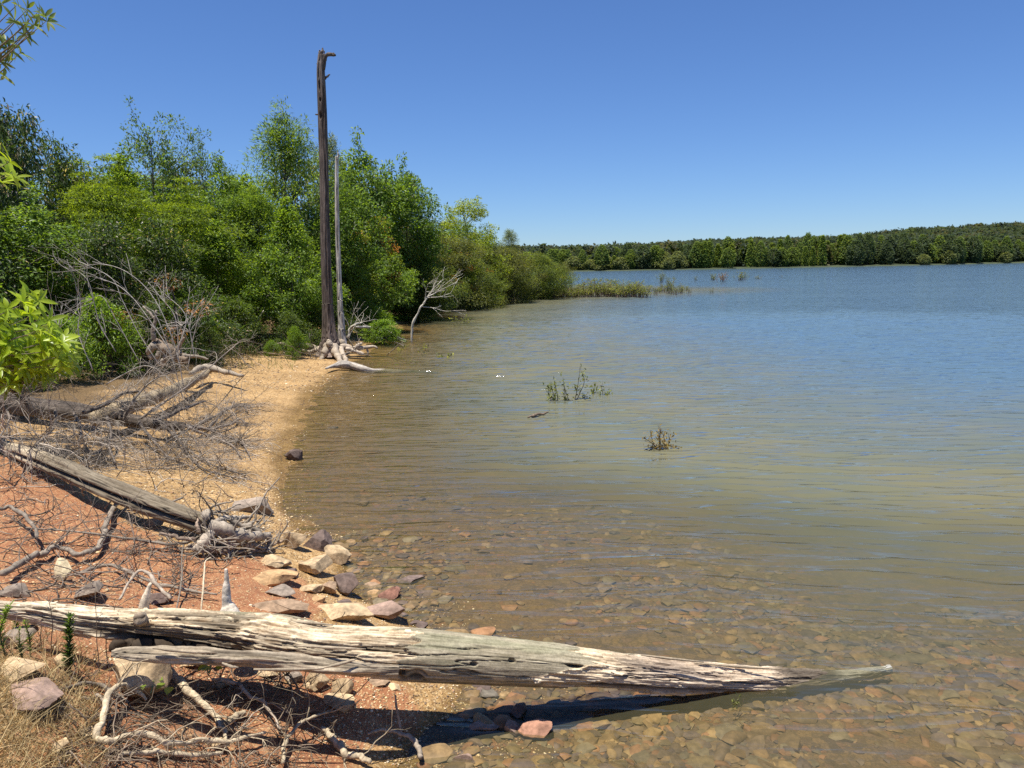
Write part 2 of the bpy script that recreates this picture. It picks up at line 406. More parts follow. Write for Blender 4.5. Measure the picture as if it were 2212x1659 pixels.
# lake: a clear film over a murky body; the murk grows with the depth of water below
x, y, Q = polar_grid(430, 36, 1500, 170, 1.6, 55, 4200)
zz = height(x, y); dist = np.hypot(x, y)
def ripples(x, y, dep):
    c, s_ = math.cos(R(-9)), math.sin(R(-9)); X = x * c + y * s_; Yw = -x * s_ + y * c
    Yw = Yw + .35 * vn(X * .35, Yw * .5, .3, 801) + .05 * vn(X * 1.6, Yw * 2.2, .7, 802)
    n1_ = vn(X * .75, Yw * 6.2, .5, 803); n2_ = vn(X * 1.7, Yw * 11.5, .5, 805); n3_ = vn((X + .45 * Yw) * 1.3, Yw * 8.2, .9, 807); n4_ = vn(X * .22, Yw * 1.6, .2, 809); n5_ = vn((X - .3 * Yw) * 2.2, Yw * 15., .1, 813)
    h = .0125 * (1 - np.abs(n1_)) ** 1.6 + .0062 * n2_ + .0070 * n3_ + .005 * n4_ + .0036 * n5_
    patch = .75 + .5 * ss(-.4, .5, vn(x * .09, y * .16, .4, 811))
    return 1.9 * h * patch * lerp(.5, 1.0, ss(.0, .30, dep)) * (1 - ss(22, 46, np.hypot(x, y)))
wz = ripples(x, y, np.maximum(-zz, 0)); wz = np.where(zz > .03, 0, wz) - .004
g = G(); g.add(np.stack([x, y, wz], 1), Q)
m, nt = newmat('lake_water'); t = NT(nt)
def rot_coord(ang, sx, sy):
    tc = t.nt.nodes.new('ShaderNodeTexCoord'); mp = t.nt.nodes.new('ShaderNodeMapping'); mp.vector_type = 'POINT'
    mp.inputs['Rotation'].default_value = (0, 0, ang); mp.inputs['Scale'].default_value = (sx, sy, 1)
    t.nt.links.new(tc.outputs['Object'], mp.inputs[0]); return mp.outputs[0]
w1 = t.noise(rot_coord(R(-17), .72, 4.6), 1, 1.2, .45, .45)
w2 = t.noise(rot_coord(R(-22), 2.2, 12.0), 1, 2, .5, .4)
w3 = t.noise(rot_coord(R(8), 1.9, 7.2), 1, 2, .5, .3)
w4 = t.noise(rot_coord(R(5), .16, .55), 1, 3, .5, .3)
pk = t.n('ShaderNodeTexNoise'); t.set(pk.inputs['Vector'], rot_coord(0, .07, .16)); pk.inputs['Scale'].default_value = 1
dep = t.attr('depth').outputs['Fac']
amp = t.rng(dep, .0, .35, .55, 1.0)
hsum = t.math('ADD', t.math('MULTIPLY', t.math('POWER', t.math('SUBTRACT', 1.0, t.math('ABSOLUTE', t.math('SUBTRACT', t.math('MULTIPLY', w1.outputs[0], 3.0), 1.5)), clamp=True), 1.8), .55), t.math('ADD', t.math('MULTIPLY', w2.outputs[0], .38), t.math('MULTIPLY', w3.outputs[0], .45)))
hsum = t.math('ADD', hsum, t.math('MULTIPLY', w4.outputs[0], .9))
farw = t.attr('far').outputs['Fac']
hsum = t.math('MULTIPLY', t.math('MULTIPLY', hsum, t.math('MULTIPLY', t.rng(farw, 0, 1, .48, 1.0), t.rng(t.attr('dist').outputs['Fac'], 40, 130, 1.0, .72))), t.rng(pk.outputs[0], .3, .7, .75, 1.2))
nb = t.bump(hsum, 1.0, .046)
fr = t.n('ShaderNodeFresnel'); fr.inputs['IOR'].default_value = 1.333; nt.links.new(nb, fr.inputs['Normal'])
gl = t.n('ShaderNodeBsdfGlossy'); gl.inputs['Roughness'].default_value = .06; nt.links.new(nb, gl.inputs['Normal'])
tr = t.n('ShaderNodeBsdfTransparent'); t.set(tr.inputs[0], (.95, .93, .84, 1))
nm = t.noise(t.coord((.5, .5, .5)), 1, 4, .6)
mcol = t.mix(t.rng(dep, .3, 1.7), t.mix(t.rng(nm.outputs[0], .35, .65), (.168, .155, .085, 1), (.140, .144, .092, 1)), (.095, .155, .205, 1))
df = t.n('ShaderNodeBsdfDiffuse'); t.set(df.inputs[0], mcol)
mur = t.rng(dep, .0, .42, .16, .95)
b1 = t.n('ShaderNodeMixShader'); t.set(b1.inputs[0], mur); nt.links.new(tr.outputs[0], b1.inputs[1]); nt.links.new(df.outputs[0], b1.inputs[2])
b2 = t.n('ShaderNodeMixShader'); nt.links.new(fr.outputs[0], b2.inputs[0]); nt.links.new(b1.outputs[0], b2.inputs[1]); nt.links.new(gl.outputs[0], b2.inputs[2])
t.out(b2.outputs[0]); M_WATER = m
lake = kind(g.build('lake_water', M_WATER), 'structure'); add_float(lake.data, 'depth', np.maximum(-zz, 0)); add_float(lake.data, 'far', ss(4, 15, dist)); add_float(lake.data, 'dist', np.minimum(dist, 1000))

# far shore and wooded hill
FS = [(600,360),(900,345),(1250,335),(1500,330),(1800,335),(2000,350),(2212,385),(2600,440),(3200,520)]     # (bearing, distance)
SKY = [(600,536),(1140,536),(1200,537),(1280,543),(1330,537),(1400,530),(1500,521),(1600,517),(1700,515),(1800,512),(1850,507),(1900,499),(1950,495),(2050,489),(2100,486),(2212,481),(2400,476),(3200,470)]
YR = 640.0
bx = np.linspace(500, 3300, 300); fsY = np.interp(bx, *zip(*FS)); sky_v = np.interp(bx, *zip(*SKY))
def bearing_x(u, Y):
    d = (cF * FPX + cR * ((u - 1106) * KP)); return d[0] / d[1] * Y
ridge = np.array([at(u, v, YR)[2] for u, v in zip(bx, sky_v)]) - 11.0
ridge = np.maximum(ridge, 1.0)
def hill_z(u, s):                                    # s = 0 at the shore, 1 at the ridge, to 1.5 behind
    rz = np.interp(u, bx, ridge)
    return np.where(s < 1, .35 + rz * (s ** 1.25), .35 + rz * (1 - .5 * (s - 1))) + 1.0 * fbm(u * .02, s * 6, .5, 61, 3) * np.clip(s * 3, 0, 1)
ns = 60; S = np.linspace(-.02, 1.5, ns); UU, S_ = np.meshgrid(bx, S, indexing='ij'); fY = np.interp(UU, bx, fsY)
YY = fY + (YR - fY) * S_; XX = np.array([bearing_x(u, 1.0) for u in bx])[:, None] * YY
ZZ = hill_z(UU, S_); ZZ[:, 0] = -1.0
g = G(); i = np.arange(299)[:, None] * ns; j = np.arange(ns - 1)[None]
g.add(np.stack([XX, YY, ZZ], -1).reshape(-1, 3), np.stack([i + j, i + ns + j, i + ns + j + 1, i + j + 1], -1).reshape(-1, 4))
m, nt = newmat('hill_soil'); t = NT(nt); n1 = t.noise(t.coord((.2, .2, .2)), 1, 5, .6)
p = t.n('ShaderNodeBsdfPrincipled'); t.set(p.inputs['Base Color'], t.ramp(n1.outputs[0], [(.35, (.03, .045, .018)), (.6, (.05, .065, .026)), (.75, (.09, .085, .04))])); p.inputs['Roughness'].default_value = .95
t.out(p.outputs[0]); kind(g.build('hill', m), 'structure')

# ------------------------------------------------------------------ foliage builders
def leaves(g, rng, C, D, N, L, W, col, bend=.12):
    """one folded rhomb per leaf: C base points, D directions, N rough normals"""
    D = unit(D); S = unit(np.cross(D, N)); U = np.cross(S, D)
    L = np.broadcast_to(L, (len(C),))[:, None]; W = np.broadcast_to(W, (len(C),))[:, None]
    tip = C + D * L - U * L * bend; mid = C + D * L * .45 + U * L * bend * .35
    V = np.stack([C, mid + S * W * .5, tip, mid - S * W * .5], 1).reshape(-1, 3)
    g.add(V, np.arange(len(C) * 4).reshape(-1, 4), None, np.repeat(col, 4, 0))
def leafcol(rng, n, a, b, f, j=.36):
    f = np.clip(f + rng.normal(0, .25, n), 0, 1)[:, None]
    return np.clip((np.array(a) * (1 - f) + np.array(b) * f) * (1 + rng.normal(0, j, (n, 1))), .004, 1)

def make_tree(name, seed, H=7.0, W=4.6, t0=.10, prof=None, ncl=110, npc=150, cl=(.40, .40, .26), leaf=(.165, .082), ca=(.045, .090, .013),
              cb=(.105, .175, .026), mat=None, droop=.25, up=0, nlimb=45, trunk_r=.10, trunkcol=(.10, .085, .07), shell=.35, shoots=0,
              flat=False, dead=.0, stems=1, glint=0., lean=.15):
    rng = np.random.default_rng(seed); mat = mat or M_LEAF
    prof = prof or [(0, .55), (.15, .85), (.4, 1), (.7, .78), (.9, .42), (1, .1)]
    px, py = zip(*prof)
    root = thing(name, 'tree', 'tree', (0, 0, 0)); gt = G(); gl = G()
    trunks = []
    for s in range(stems):
        a = rng.uniform(0, 6.28); o = np.array([math.cos(a), math.sin(a), 0]) * (.12 * s)
        tip = np.array([rng.normal(0, lean * W * .4), rng.normal(0, lean * W * .4), H * rng.uniform(.8, .93)])
        P = spline([o + [0, 0, -.3], o + [rng.normal(0, .06), rng.normal(0, .06), H * .2], (o + tip) * .5 + rng.normal(0, .18, 3), tip], 16)
        trunks.append(P); tube(gt, P, np.linspace(trunk_r, .018, 16) * (1 if s == 0 else .75), 8, trunkcol, .1, rng)
    t = rng.uniform(0, 1, ncl) ** .9; rad = np.interp(t, px, py) * W / 2
    lob = 1 + .22 * np.sin(3 * rng.uniform(0, 6.28) + t * 9)
    ang = rng.uniform(0, 2 * math.pi, ncl); lob = lob * (1 + .25 * np.sin(2 * rng.uniform(0, 6.28) + t * 5 + 0)); rr = rad * lob * np.sqrt(rng.uniform(shell, 1, ncl)) * rng.uniform(.6, 1.28, ncl)
    axis = trunks[0]; zc = H * (t0 + (1 - t0) * t)
    ax = np.stack([np.interp(zc, axis[:, 2], axis[:, 0]), np.interp(zc, axis[:, 2], axis[:, 1])], 1)
    C = np.stack([ax[:, 0] + rr * np.cos(ang), ax[:, 1] + rr * np.sin(ang), zc - .04 * H * (rr / (W / 2)) ** 2], 1)
    if shoots:
        k = rng.choice(ncl, shoots); ex = []
        for q in k:
            d = unit(np.array([C[q, 0] - ax[q, 0], C[q, 1] - ax[q, 1], .9 * W * (.4 + t[q])]))
            for e in (.45, .85, 1.2): ex.append(C[q] + d * e * W * .17 + rng.normal(0, .05, 3))
        C = np.vstack([C, ex]); small = np.concatenate([np.zeros(ncl), np.ones(len(ex))])
    else: small = np.zeros(ncl)
    limbs = rng.choice(len(C), min(nlimb, len(C)), replace=False)
    for q in limbs:
        T = trunks[q % stems]; zs = max(.25, C[q, 2] - rng.uniform(.25, .6) * max(np.hypot(*C[q, :2]), .3) * (1.2 if up <= 0 else 1.8) - .1)
        i = int(np.argmin(abs(T[:, 2] - zs))); i = min(i, 14); b = T[i]
        m_ = (b + C[q]) * .5 + np.array([0, 0, .08]) + rng.normal(0, .1, 3)
        tube(gt, spline([b, m_, C[q]], 7), np.linspace(max(.012, trunk_r * .32 * (1 - i / 18)), .006, 7), 4, trunkcol)
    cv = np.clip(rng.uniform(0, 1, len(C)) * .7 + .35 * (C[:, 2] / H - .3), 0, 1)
    n_ = np.where(small > 0, npc * .25, npc * rng.uniform(.6, 1.4, len(C))).astype(int)
    idx = np.repeat(np.arange(len(C)), n_); n = len(idx)
    sc = np.where(small[idx] > 0, .42, 1.0) * rng.uniform(.7, 1.3, len(C))[idx]
    off = rng.normal(0, 1, (n, 3)); off = unit(off) * np.cbrt(rng.uniform(.05, 1, (n, 1))) * 1.5 * np.array(cl) * sc[:, None]
    if flat: off[:, 2] *= .35; off[:, 2] -= .12 * (off[:, 0]**2 + off[:, 1]**2)
    P = C[idx] + off
    outd = unit(np.stack([C[idx, 0], C[idx, 1], np.full(n, .25)], 1))
    D = unit(off) * .55 + outd * .35 + rng.normal(0, .55, (n, 3)) + np.array([0, 0, -droop + up])
    N = np.array([0, 0, 1.0]) + rng.normal(0, .45 if not flat else .25, (n, 3)) + .35 * outd
    col = leafcol(rng, n, ca, cb, cv[idx])
    if dead > 0:
        dk = rng.uniform(0, 1, len(C)) < dead; q = dk[idx]; col[q] = leafcol(rng, q.sum(), (.16, .075, .025), (.30, .17, .06), rng.uniform(0, 1, q.sum()))
    if glint > 0:
        q = rng.uniform(0, 1, n) < glint; col[q] = leafcol(rng, q.sum(), (.20, .19, .13), (.33, .31, .23), np.full(q.sum(), .5))
    leaves(gl, rng, P, D, N, leaf[0] * rng.uniform(.7, 1.3, n), leaf[1] * rng.uniform(.7, 1.2, n), col)
    gt.build('trunk', M_BARK, root); gl.build('crown', mat, root, smooth=False)
    root['H'] = float(np.percentile(P[:, 2], 99.7)); root['W'] = float(2.0 * np.percentile(np.hypot(P[:, 0], P[:, 1]), 93))
    return root

TALL = [(0, .45), (.2, .9), (.4, 1), (.62, .76), (.85, .36), (1, .05)]
ROUND = [(0, .6), (.2, .95), (.5, 1), (.8, .75), (1, .25)]
FLAT = [(0, .75), (.28, 1), (.55, .88), (.8, .55), (1, .12)]
PROTO = {
 'broad': [make_tree('broadleaf_tree', 11, shoots=24), make_tree('broadleaf_tree', 12, ca=(.060, .115, .014), cb=(.13, .21, .026), shoots=30, prof=TALL)],
 'dark': [make_tree('glossy_leaf_tree', 21, prof=ROUND, npc=95, leaf=(.20, .075), ca=(.018, .042, .011), cb=(.05, .085, .022), droop=.7, glint=.09, shoots=8),
          make_tree('glossy_leaf_tree', 22, prof=FLAT, npc=95, leaf=(.19, .07), ca=(.024, .050, .010), cb=(.06, .10, .022), droop=.6, glint=.05, dead=.05)],
 'feather': [make_tree('feathery_shrub_tree', 31, H=6, W=5.4, prof=FLAT, ncl=85, npc=260, cl=(.66, .66, .28), flat=True, leaf=(.15, .040), shoots=16, ca=(.055, .10, .010), cb=(.13, .20, .018), mat=M_LEAFSOFT)],
 'sparse': [make_tree('open_crown_tree', 41, H=8, W=5.0, ncl=75, npc=110, cl=(.30, .30, .26), leaf=(.13, .065), ca=(.04, .085, .018), cb=(.085, .14, .03), shoots=26, shell=.1, up=.3, nlimb=75, prof=[(0, .4), (.3, .8), (.6, 1), (.85, .95), (1, .6)])],
 'willow': [make_tree('willow_tree', 51, H=8.5, W=5.0, t0=.06, prof=TALL, ncl=105, npc=210, cl=(.50, .50, .44), leaf=(.17, .036), shell=.12, ca=(.05, .105, .014), cb=(.115, .185, .028), mat=M_LEAFSOFT, shoots=34, up=.25, droop=.3),
            make_tree('willow_tree', 52, H=8, W=4.0, t0=.06, prof=TALL, ncl=85, npc=190, cl=(.48, .48, .42), leaf=(.16, .034), shell=.12, ca=(.075, .11, .045), cb=(.14, .19, .085), mat=M_LEAFSOFT, shoots=36, up=.3, droop=.2)],
 'yellow': [make_tree('yellow_green_tree', 61, H=7, W=5, ncl=75, npc=170, cl=(.42, .42, .24), leaf=(.14, .07), ca=(.10, .15, .014), cb=(.20, .26, .03), shoots=14, shell=.15, prof=[(0, .3), (.3, .8), (.6, 1), (.85, .8), (1, .4)])],
 'olive': [make_tree('lakeside_bush', 71, H=4.5, W=4.2, t0=.02, prof=ROUND, ncl=120, npc=230, cl=(.42, .42, .34), leaf=(.11, .042), ca=(.045, .066, .016), cb=(.098, .118, .030), stems=3, trunk_r=.06, shoots=22, mat=M_LEAFSOFT),
           make_tree('lakeside_bush', 72, H=4.5, W=4.0, t0=.02, prof=TALL, ncl=110, npc=230, cl=(.42, .42, .34), leaf=(.11, .042), ca=(.05, .085, .015), cb=(.105, .145, .028), stems=3, trunk_r=.06, shoots=20, dead=.03, mat=M_LEAFSOFT)],
 'under': [make_tree('understory_shrub', 81, H=2.2, W=2.8, t0=.05, prof=ROUND, ncl=60, npc=110, cl=(.30, .30, .2), leaf=(.13, .06), ca=(.06, .12, .012), cb=(.14, .23, .024), stems=3, trunk_r=.03, nlimb=30),
           make_tree('understory_shrub', 82, H=2.2, W=2.8, t0=.05, prof=FLAT, ncl=60, npc=120, cl=(.30, .30, .2), leaf=(.10, .045), ca=(.03, .06, .012), cb=(.075, .115, .022), stems=3, trunk_r=.03, nlimb=30)],
 'slim': [make_tree('slender_tree', 91, H=6, W=2.4, t0=.38, prof=[(0, .5), (.3, 1), (.7, .7), (1, .2)], ncl=46, npc=120, cl=(.36, .36, .24), leaf=(.13, .06), ca=(.07, .12, .013), cb=(.15, .20, .026), trunk_r=.075, trunkcol=(.055, .05, .045), dead=.12, shoots=6)],
}
PROTO_USED = set()
def plant(kind_, var, u, Y, vtop, wP, label, group, base=None, rz=None, cat=None):
    pr = PROTO[kind_][var]; x = bearing_x(u, Y); zb = base if base is not None else max(H1(x, Y), -.25)
    top = at(u, vtop, Y)[2]; h = top - zb; w = wP * KP / FPX * Y
    sc = (w / pr['W'] * 1.0, w / pr['W'] * 1.0, h / pr['H'])
    rz = random.Random(int(u * 7 + Y * 131)).uniform(0, 6.28) if rz is None else rz
    key = (kind_, var)
    if key not in PROTO_USED:
        PROTO_USED.add(key); o = pr; o.location = (x, Y, zb); o.rotation_euler = (0, 0, rz); o.scale = sc; o['label'] = label; o['group'] = group
        if cat: o['category'] = cat
    else: o = dup(pr, (x, Y, zb), rz, sc, label, group, cat)
    return o
TG = 'trees along the left bank'
TREES = [  # kind, variant, u, distance, v of top, width, label
 ('dark', 0, -60, 16, 300, 300, 'dark glossy tree cut by the left edge of the photo'),
 ('dark', 0, 95, 19, 238, 250, 'tall dark tree with pale glinting leaves and a rounded top at far left'),
 ('broad', 0, 15, 22, 205, 130, 'narrow green tree whose pointed tip rises highest at far left'),
 ('dark', 1, 175, 21, 300, 210, 'dark drooping tree on the right shoulder of the tall far-left dark tree'),
 ('feather', 0, 255, 20, 335, 260, 'light feathery yellow-green tree left of the open-crowned tree'),
 ('sparse', 0, 375, 26, 245, 250, 'tall open-crowned tree with bare-looking limbs against the sky'),
 ('sparse', 0, 470, 27, 292, 150, 'smaller open-crowned tree just before the sky gap beside the willow'),
 ('feather', 0, 400, 21, 385, 280, 'low feathery green tree under the tall open-crowned tree'),
 ('broad', 1, 300, 24, 345, 240, 'green tree behind the feathery tree left of centre of the bank'),
 ('broad', 0, 505, 24, 350, 190, 'mid-green tree filling the dip left of the pale willow'),
 ('dark', 1, 390, 18, 470, 250, 'dark drooping tree with brownish leaves low behind the dead brush'),
 ('dark', 1, 250, 17, 480, 230, 'dark tree behind the thicket of bare white branches'),
 ('broad', 0, 90, 17, 430, 280, 'green broadleaf tree behind the bright leafy shrub'),
 ('broad', 1, 490, 21, 480, 210, 'leafy tree at the back of the beach left of the willow'),
 ('willow', 0, 655, 25, 240, 240, 'big bright willow rising behind the tall dead trunk'),
 ('willow', 1, 735, 31, 300, 130, 'hazy grey-green willow top just right of the tall dead trunk'),
 ('willow', 0, 570, 23, 400, 200, 'wide pale willow left of the tall dead trunk'),
 ('broad', 1, 640, 22, 430, 190, 'rounded green tree with dark shade at its foot left of the dead trunk'),
 ('broad', 0, 745, 26, 385, 170, 'green tree seen between and beside the two dead trunks'),
 ('broad', 0, 825, 34, 303, 200, 'tall green tree with sprigged top right of the dead trunks'),
 ('broad', 0, 880, 36, 352, 150, 'right-hand shoulder tree with dark leaf sprigs against the sky'),
 ('dark', 1, 905, 38, 455, 170, 'dark dense tree beneath the sprigged tall tree'),
 ('broad', 1, 800, 29, 480, 190, 'leafy tree behind the slender dark stems at the water'),
 ('yellow', 0, 1015, 50, 430, 150, 'yellow-green tree with lacy crown at the right end of the tall trees'),
 ('olive', 0, 985, 45, 505, 190, 'brownish olive bush below the yellow-green lacy tree'),
 ('olive', 1, 900, 36, 540, 190, 'green bush behind the leaning white dead sapling'),
 ('willow', 1, 1105, 58, 498, 75, 'small pale willow top poking above the olive bushes'),
 ('olive', 0, 1085, 52, 530, 150, 'wide olive bush below the small pale willow top'),
 ('olive', 1, 1160, 57, 548, 130, 'olive-green bush second from the end of the wooded point'),
 ('olive', 0, 1205, 60, 566, 90, 'last dark olive bush at the tip of the wooded point'),
 ('olive', 1, 1035, 48, 560, 140, 'low olive bush at the water right of the leaning white sapling'),
 ('slim', 0, 765, 26.5, 520, 90, 'slender tree with black stem just right of the thin dead trunk'),
 ('slim', 0, 797, 28, 500, 80, 'slender yellow-leaved tree, second dark stem right of the dead trunks'),
 ('slim', 0, 838, 29, 470, 90, 'slender tree with leafy top and tallest dark stem at the water'),
 ('slim', 0, 1000, 44, 545, 70, 'slender dark stemmed tree standing in water below the olive bushes'),
]
for k_, v_, u, Y, vt, w, lab in TREES: plant(k_, v_, u, Y, vt, w, lab, TG)
BACK = [(-140, 26, 330, 330), (30, 30, 300, 300), (180, 32, 345, 280), (330, 34, 350, 300), (450, 36, 350, 260), (560, 34, 380, 220), (680, 40, 330, 240), (780, 44, 375, 200), (880, 48, 400, 190), (960, 58, 470, 170), (1060, 66, 510, 150), (1150, 72, 545, 130), (-320, 20, 280, 360)]
for i, (u, Y, vt, w) in enumerate(BACK):
    plant('broad' if i % 2 else 'dark', 1 if i % 3 else 0, u, Y, vt, w, 'green tree mostly hidden in the second row of the left bank wood', 'second-row trees of the left bank wood')
UND = [('under', 0, 235, 15.5, 640, 150, 'bright green shrub behind the bare white branches'), ('under', 1, 330, 16.5, 655, 150, 'dark green shrub behind the old stump'),
 ('under', 0, 420, 19, 660, 120, 'yellow-green shrub at the back edge of the beach'), ('under', 1, 520, 20, 640, 150, 'dull green shrub behind the curved white twig'),
 ('under', 1, 640, 20.5, 672, 130, 'dark round shrub in deep shade left of the dead trunk'), ('under', 0, 640, 19.6, 705, 46, 'small bright shrub with yellow-green leaves before the dark shrub'),
 ('under', 0, 590, 20, 735, 34, 'tiny leafy shrub on the sand left of the dead trunk roots'),
 ('under', 1, 690, 22, 660, 110, 'green shrub directly behind the foot of the dead trunk'),
 ('under', 0, 800, 27, 655, 120, 'light green shrub behind the slender stems'), ('under', 0, 835, 24.5, 690, 90, 'leafy shrub overhanging the water right of the dead trunk'),
 ('under', 0, 880, 36, 640, 110, 'yellowish shrub at the water behind the leaning white sapling'), ('under', 1, 940, 41, 625, 120, 'dull shrub at the water line left of the olive bushes'),
 ('under', 0, 1025, 48, 620, 90, 'light green shrub where the shore bends into the wooded point'), ('under', 0, 150, 14.5, 690, 130, 'green shrub beside the bright leafy shrub'),
 ('under', 1, 60, 13.5, 720, 150, 'shaded shrub behind the dark fallen trunk'), ('under', 1, 460, 17.5, 690, 80, 'low weedy shrub among dry grass behind the beach'),
 ('under', 1, 730, 24, 640, 100, 'shaded shrub between the two dead trunks')]
for k_, v_, u, Y, vt, w, lab in UND: plant(k_, v_, u, Y, vt, w, lab, 'understory shrubs behind the beach', cat='shrub')

# shrubs standing in the shallow water off the point
def make_emergent(seed, H=1.0, W=1.2, ca=(.060, .088, .020), cb=(.135, .165, .045), nst=16, nl=260, leaf=(.10, .042), stemcol=(.16, .11, .09)):
    rng = np.random.default_rng(seed); root = thing('flooded_shrub', 'x', 'shrub', (0, 0, 0)); gs = G(); gl = G(); C = []
    for k in range(nst):
        a = rng.uniform(0, 6.28); r = rng.uniform(0, .5) * W * .6
        b = np.array([math.cos(a) * r, math.sin(a) * r, -.25]); tip = b + np.array([rng.normal(0, .16) * W, rng.normal(0, .16) * W, .25 + H * rng.uniform(.45, 1)])
        P = spline([b, (b + tip) / 2 + rng.normal(0, .05, 3), tip], 7); tube(gs, P, np.linspace(.014, .004, 7), 4, np.array(stemcol) * rng.uniform(.7, 1.3))
        C.append(P[3:])
    C = np.concatenate(C); i = rng.integers(0, len(C), nl); w_ = ((C[i, 2] / H) > .18) | (rng.uniform(0, 1, nl) < .15); i = i[w_]; n = len(i)
    P = C[i] + rng.normal(0, .05, (n, 3)); leaves(gl, rng, P, rng.normal(0, 1, (n, 3)) + [0, 0, .25], np.array([0, 0, 1.]) + rng.normal(0, .5, (n, 3)),
        leaf[0] * rng.uniform(.7, 1.3, n), leaf[1], leafcol(rng, n, ca, cb, rng.uniform(0, 1, n)))
    gs.build('stem', M_TWIG, root); gl.build('leaves', M_LEAFSOFT, root, smooth=False); root['H'] = H; root['W'] = W
    return root
EP = [make_emergent(101), make_emergent(102, nl=380, nst=22), make_emergent(103, nl=120, nst=14), make_emergent(104, ca=(.10, .06, .025), cb=(.16, .11, .04), nl=260), make_emergent(105, nl=60, nst=10)]
EPU = set()
def emergent(i, u, v, hP, wP, label, group='flooded shrubs off the wooded point'):
    p = az(u, v, 0.0); Y = p[1]; s = KP / FPX * Y
    sc = (wP * s / 1.2, wP * s / 1.2, hP * s / 1.0); rz = random.Random(int(u * 3 + v)).uniform(0, 6.28)
    if i not in EPU:
        EPU.add(i); o = EP[i]; o.location = p; o.scale = sc; o.rotation_euler = (0, 0, rz); tag(o, label, 'shrub', group)
    else: o = dup(EP[i], p, rz, sc, label, group)
    return o
rg = random.Random(5)
for k in range(46):
    u = 1045 + 345 * (k / 45) + rg.uniform(-8, 8); f = (u - 1045) / 345
    v = lerp(655, 641, min(f * 2, 1)) + rg.uniform(-7, 2); h = lerp(36, 30, f) * rg.uniform(.45, 1.2)
    emergent(1 if k % 3 else 0, u, v, h, rg.uniform(40, 66), 'short yellow-green shrub packed in the flooded strip that edges the wooded point')
for k in range(16):
    u = 1395 + 95 * rg.random(); emergent((0, 2, 4)[k % 3], u, rg.uniform(628, 640), rg.uniform(10, 24), rg.uniform(16, 32), 'thin open shrub scattered in water past the end of the dense flooded strip')
emergent(1, 1447, 634, 34, 34, 'tallest thin green shrub standing in water past the dense flooded strip')
emergent(0, 1428, 611, 24, 26, 'shrub farther out behind the thin flooded shrubs'); emergent(4, 1372, 622, 30, 10, 'single dark twiggy stem rising behind the flooded strip')
emergent(3, 1562, 609, 20, 34, 'reddish-brown domed shrub alone on the open lake'); emergent(1, 1540, 606, 14, 20, 'green shrub touching the left of the reddish-brown domed shrub')
emergent(1, 1600, 606, 18, 34, 'green shrub with taller twigs right of the reddish-brown domed shrub'); emergent(2, 1638, 603, 8, 24, 'low sparse shrub right of the green shrub on the open lake')
emergent(4, 1688, 600, 7, 10, 'tiny twig cluster farthest right on the open lake'); emergent(2, 1538, 634, 14, 14, 'small sparse shrub alone nearer than the domed shrub')
emergent(2, 1503, 607, 12, 16, 'faint sparse shrub left of the domed shrub on the lake')
emergent(2, 1490, 633, 12, 12, 'last thin shrub of the flooded scatter on its right')

# wood on the far shore: front row one by one, the hillside behind as one mass
def far_crown(rng, H, W, n, ca, cb, prof, leaf, spire=0):
    t = rng.uniform(0, 1, n) ** .85; px, py = zip(*prof); r = np.interp(t, px, py) * W / 2 * np.sqrt(rng.uniform(.45, 1, n)); a = rng.uniform(0, 6.28, n)
    lob = 1 + .22 * np.sin(a * 3 + rng.uniform(0, 6)) * np.sin(t * 7 + rng.uniform(0, 6)); r = r * lob
    P = np.stack([r * np.cos(a), r * np.sin(a), H * (.04 + .94 * t)], 1)
    D = unit(np.stack([np.cos(a), np.sin(a), np.full(n, .1)], 1)) + rng.normal(0, .7, (n, 3)); N = np.array([0, 0, 1.]) + .6 * unit(P - [0, 0, H * .4]) + rng.normal(0, .35, (n, 3))
    cl = vn(P[:, 0] * .6, P[:, 1] * .6, P[:, 2] * .6, int(rng.integers(1000))) * .5 + .45
    return P, D, N, leafcol(rng, n, ca, cb, cl, .15)
FT = dict(round=([(0, .75), (.3, 1), (.7, .8), (1, .2)], (.085, .120, .040), (.17, .205, .070)), tall=([(0, .5), (.25, .95), (.6, .8), (.85, .5), (1, .12)], (.070, .125, .030), (.155, .215, .050)),
          dark=([(0, .7), (.35, 1), (.75, .75), (1, .2)], (.034, .062, .028), (.080, .115, .046)), spire=([(0, .7), (.3, .8), (.7, .5), (1, .06)], (.085, .150, .026), (.185, .250, .050)))
FP = {}
for i, (k_, n) in enumerate((('round', 2), ('tall', 3), ('dark', 2), ('spire', 2))):
    for q in range(n):
        rng = np.random.default_rng(300 + i * 10 + q); pf, ca, cb = FT[k_]
        HH, WW = (8, 9) if k_ == 'round' else (13, 7) if k_ == 'tall' else (13, 8.5) if k_ == 'dark' else (12, 4.5)
        root = thing('far_tree', 'x', 'tree', (0, 0, 0)); gl = G(); leaves(gl, rng, *far_crown(rng, HH, WW, 1500, ca, cb, pf, 1)[:3], rng.uniform(.55, 1.1, 1500), rng.uniform(.4, .7, 1500), far_crown(np.random.default_rng(300 + i * 10 + q), HH, WW, 1500, ca, cb, pf, 1)[3])
        gt = G(); tube(gt, [(0, 0, -.5), (0, .1, HH * .4), (.1, 0, HH * .8)], [.22, .15, .05], 6, (.11, .09, .07))
        gt.build('trunk', M_BARK, root); gl.build('crown', M_FAR, root, smooth=False); FP[k_, q] = root
FPU = set()
LABF = dict(round='rounded pale bush-like tree at the water on the far shore', tall='tall leafy green tree in the front row of the far shore', dark='dark shadowy tree in the front row of the far shore', spire='slim bright spire-topped tree in the front row of the far shore')
rg = random.Random(8)
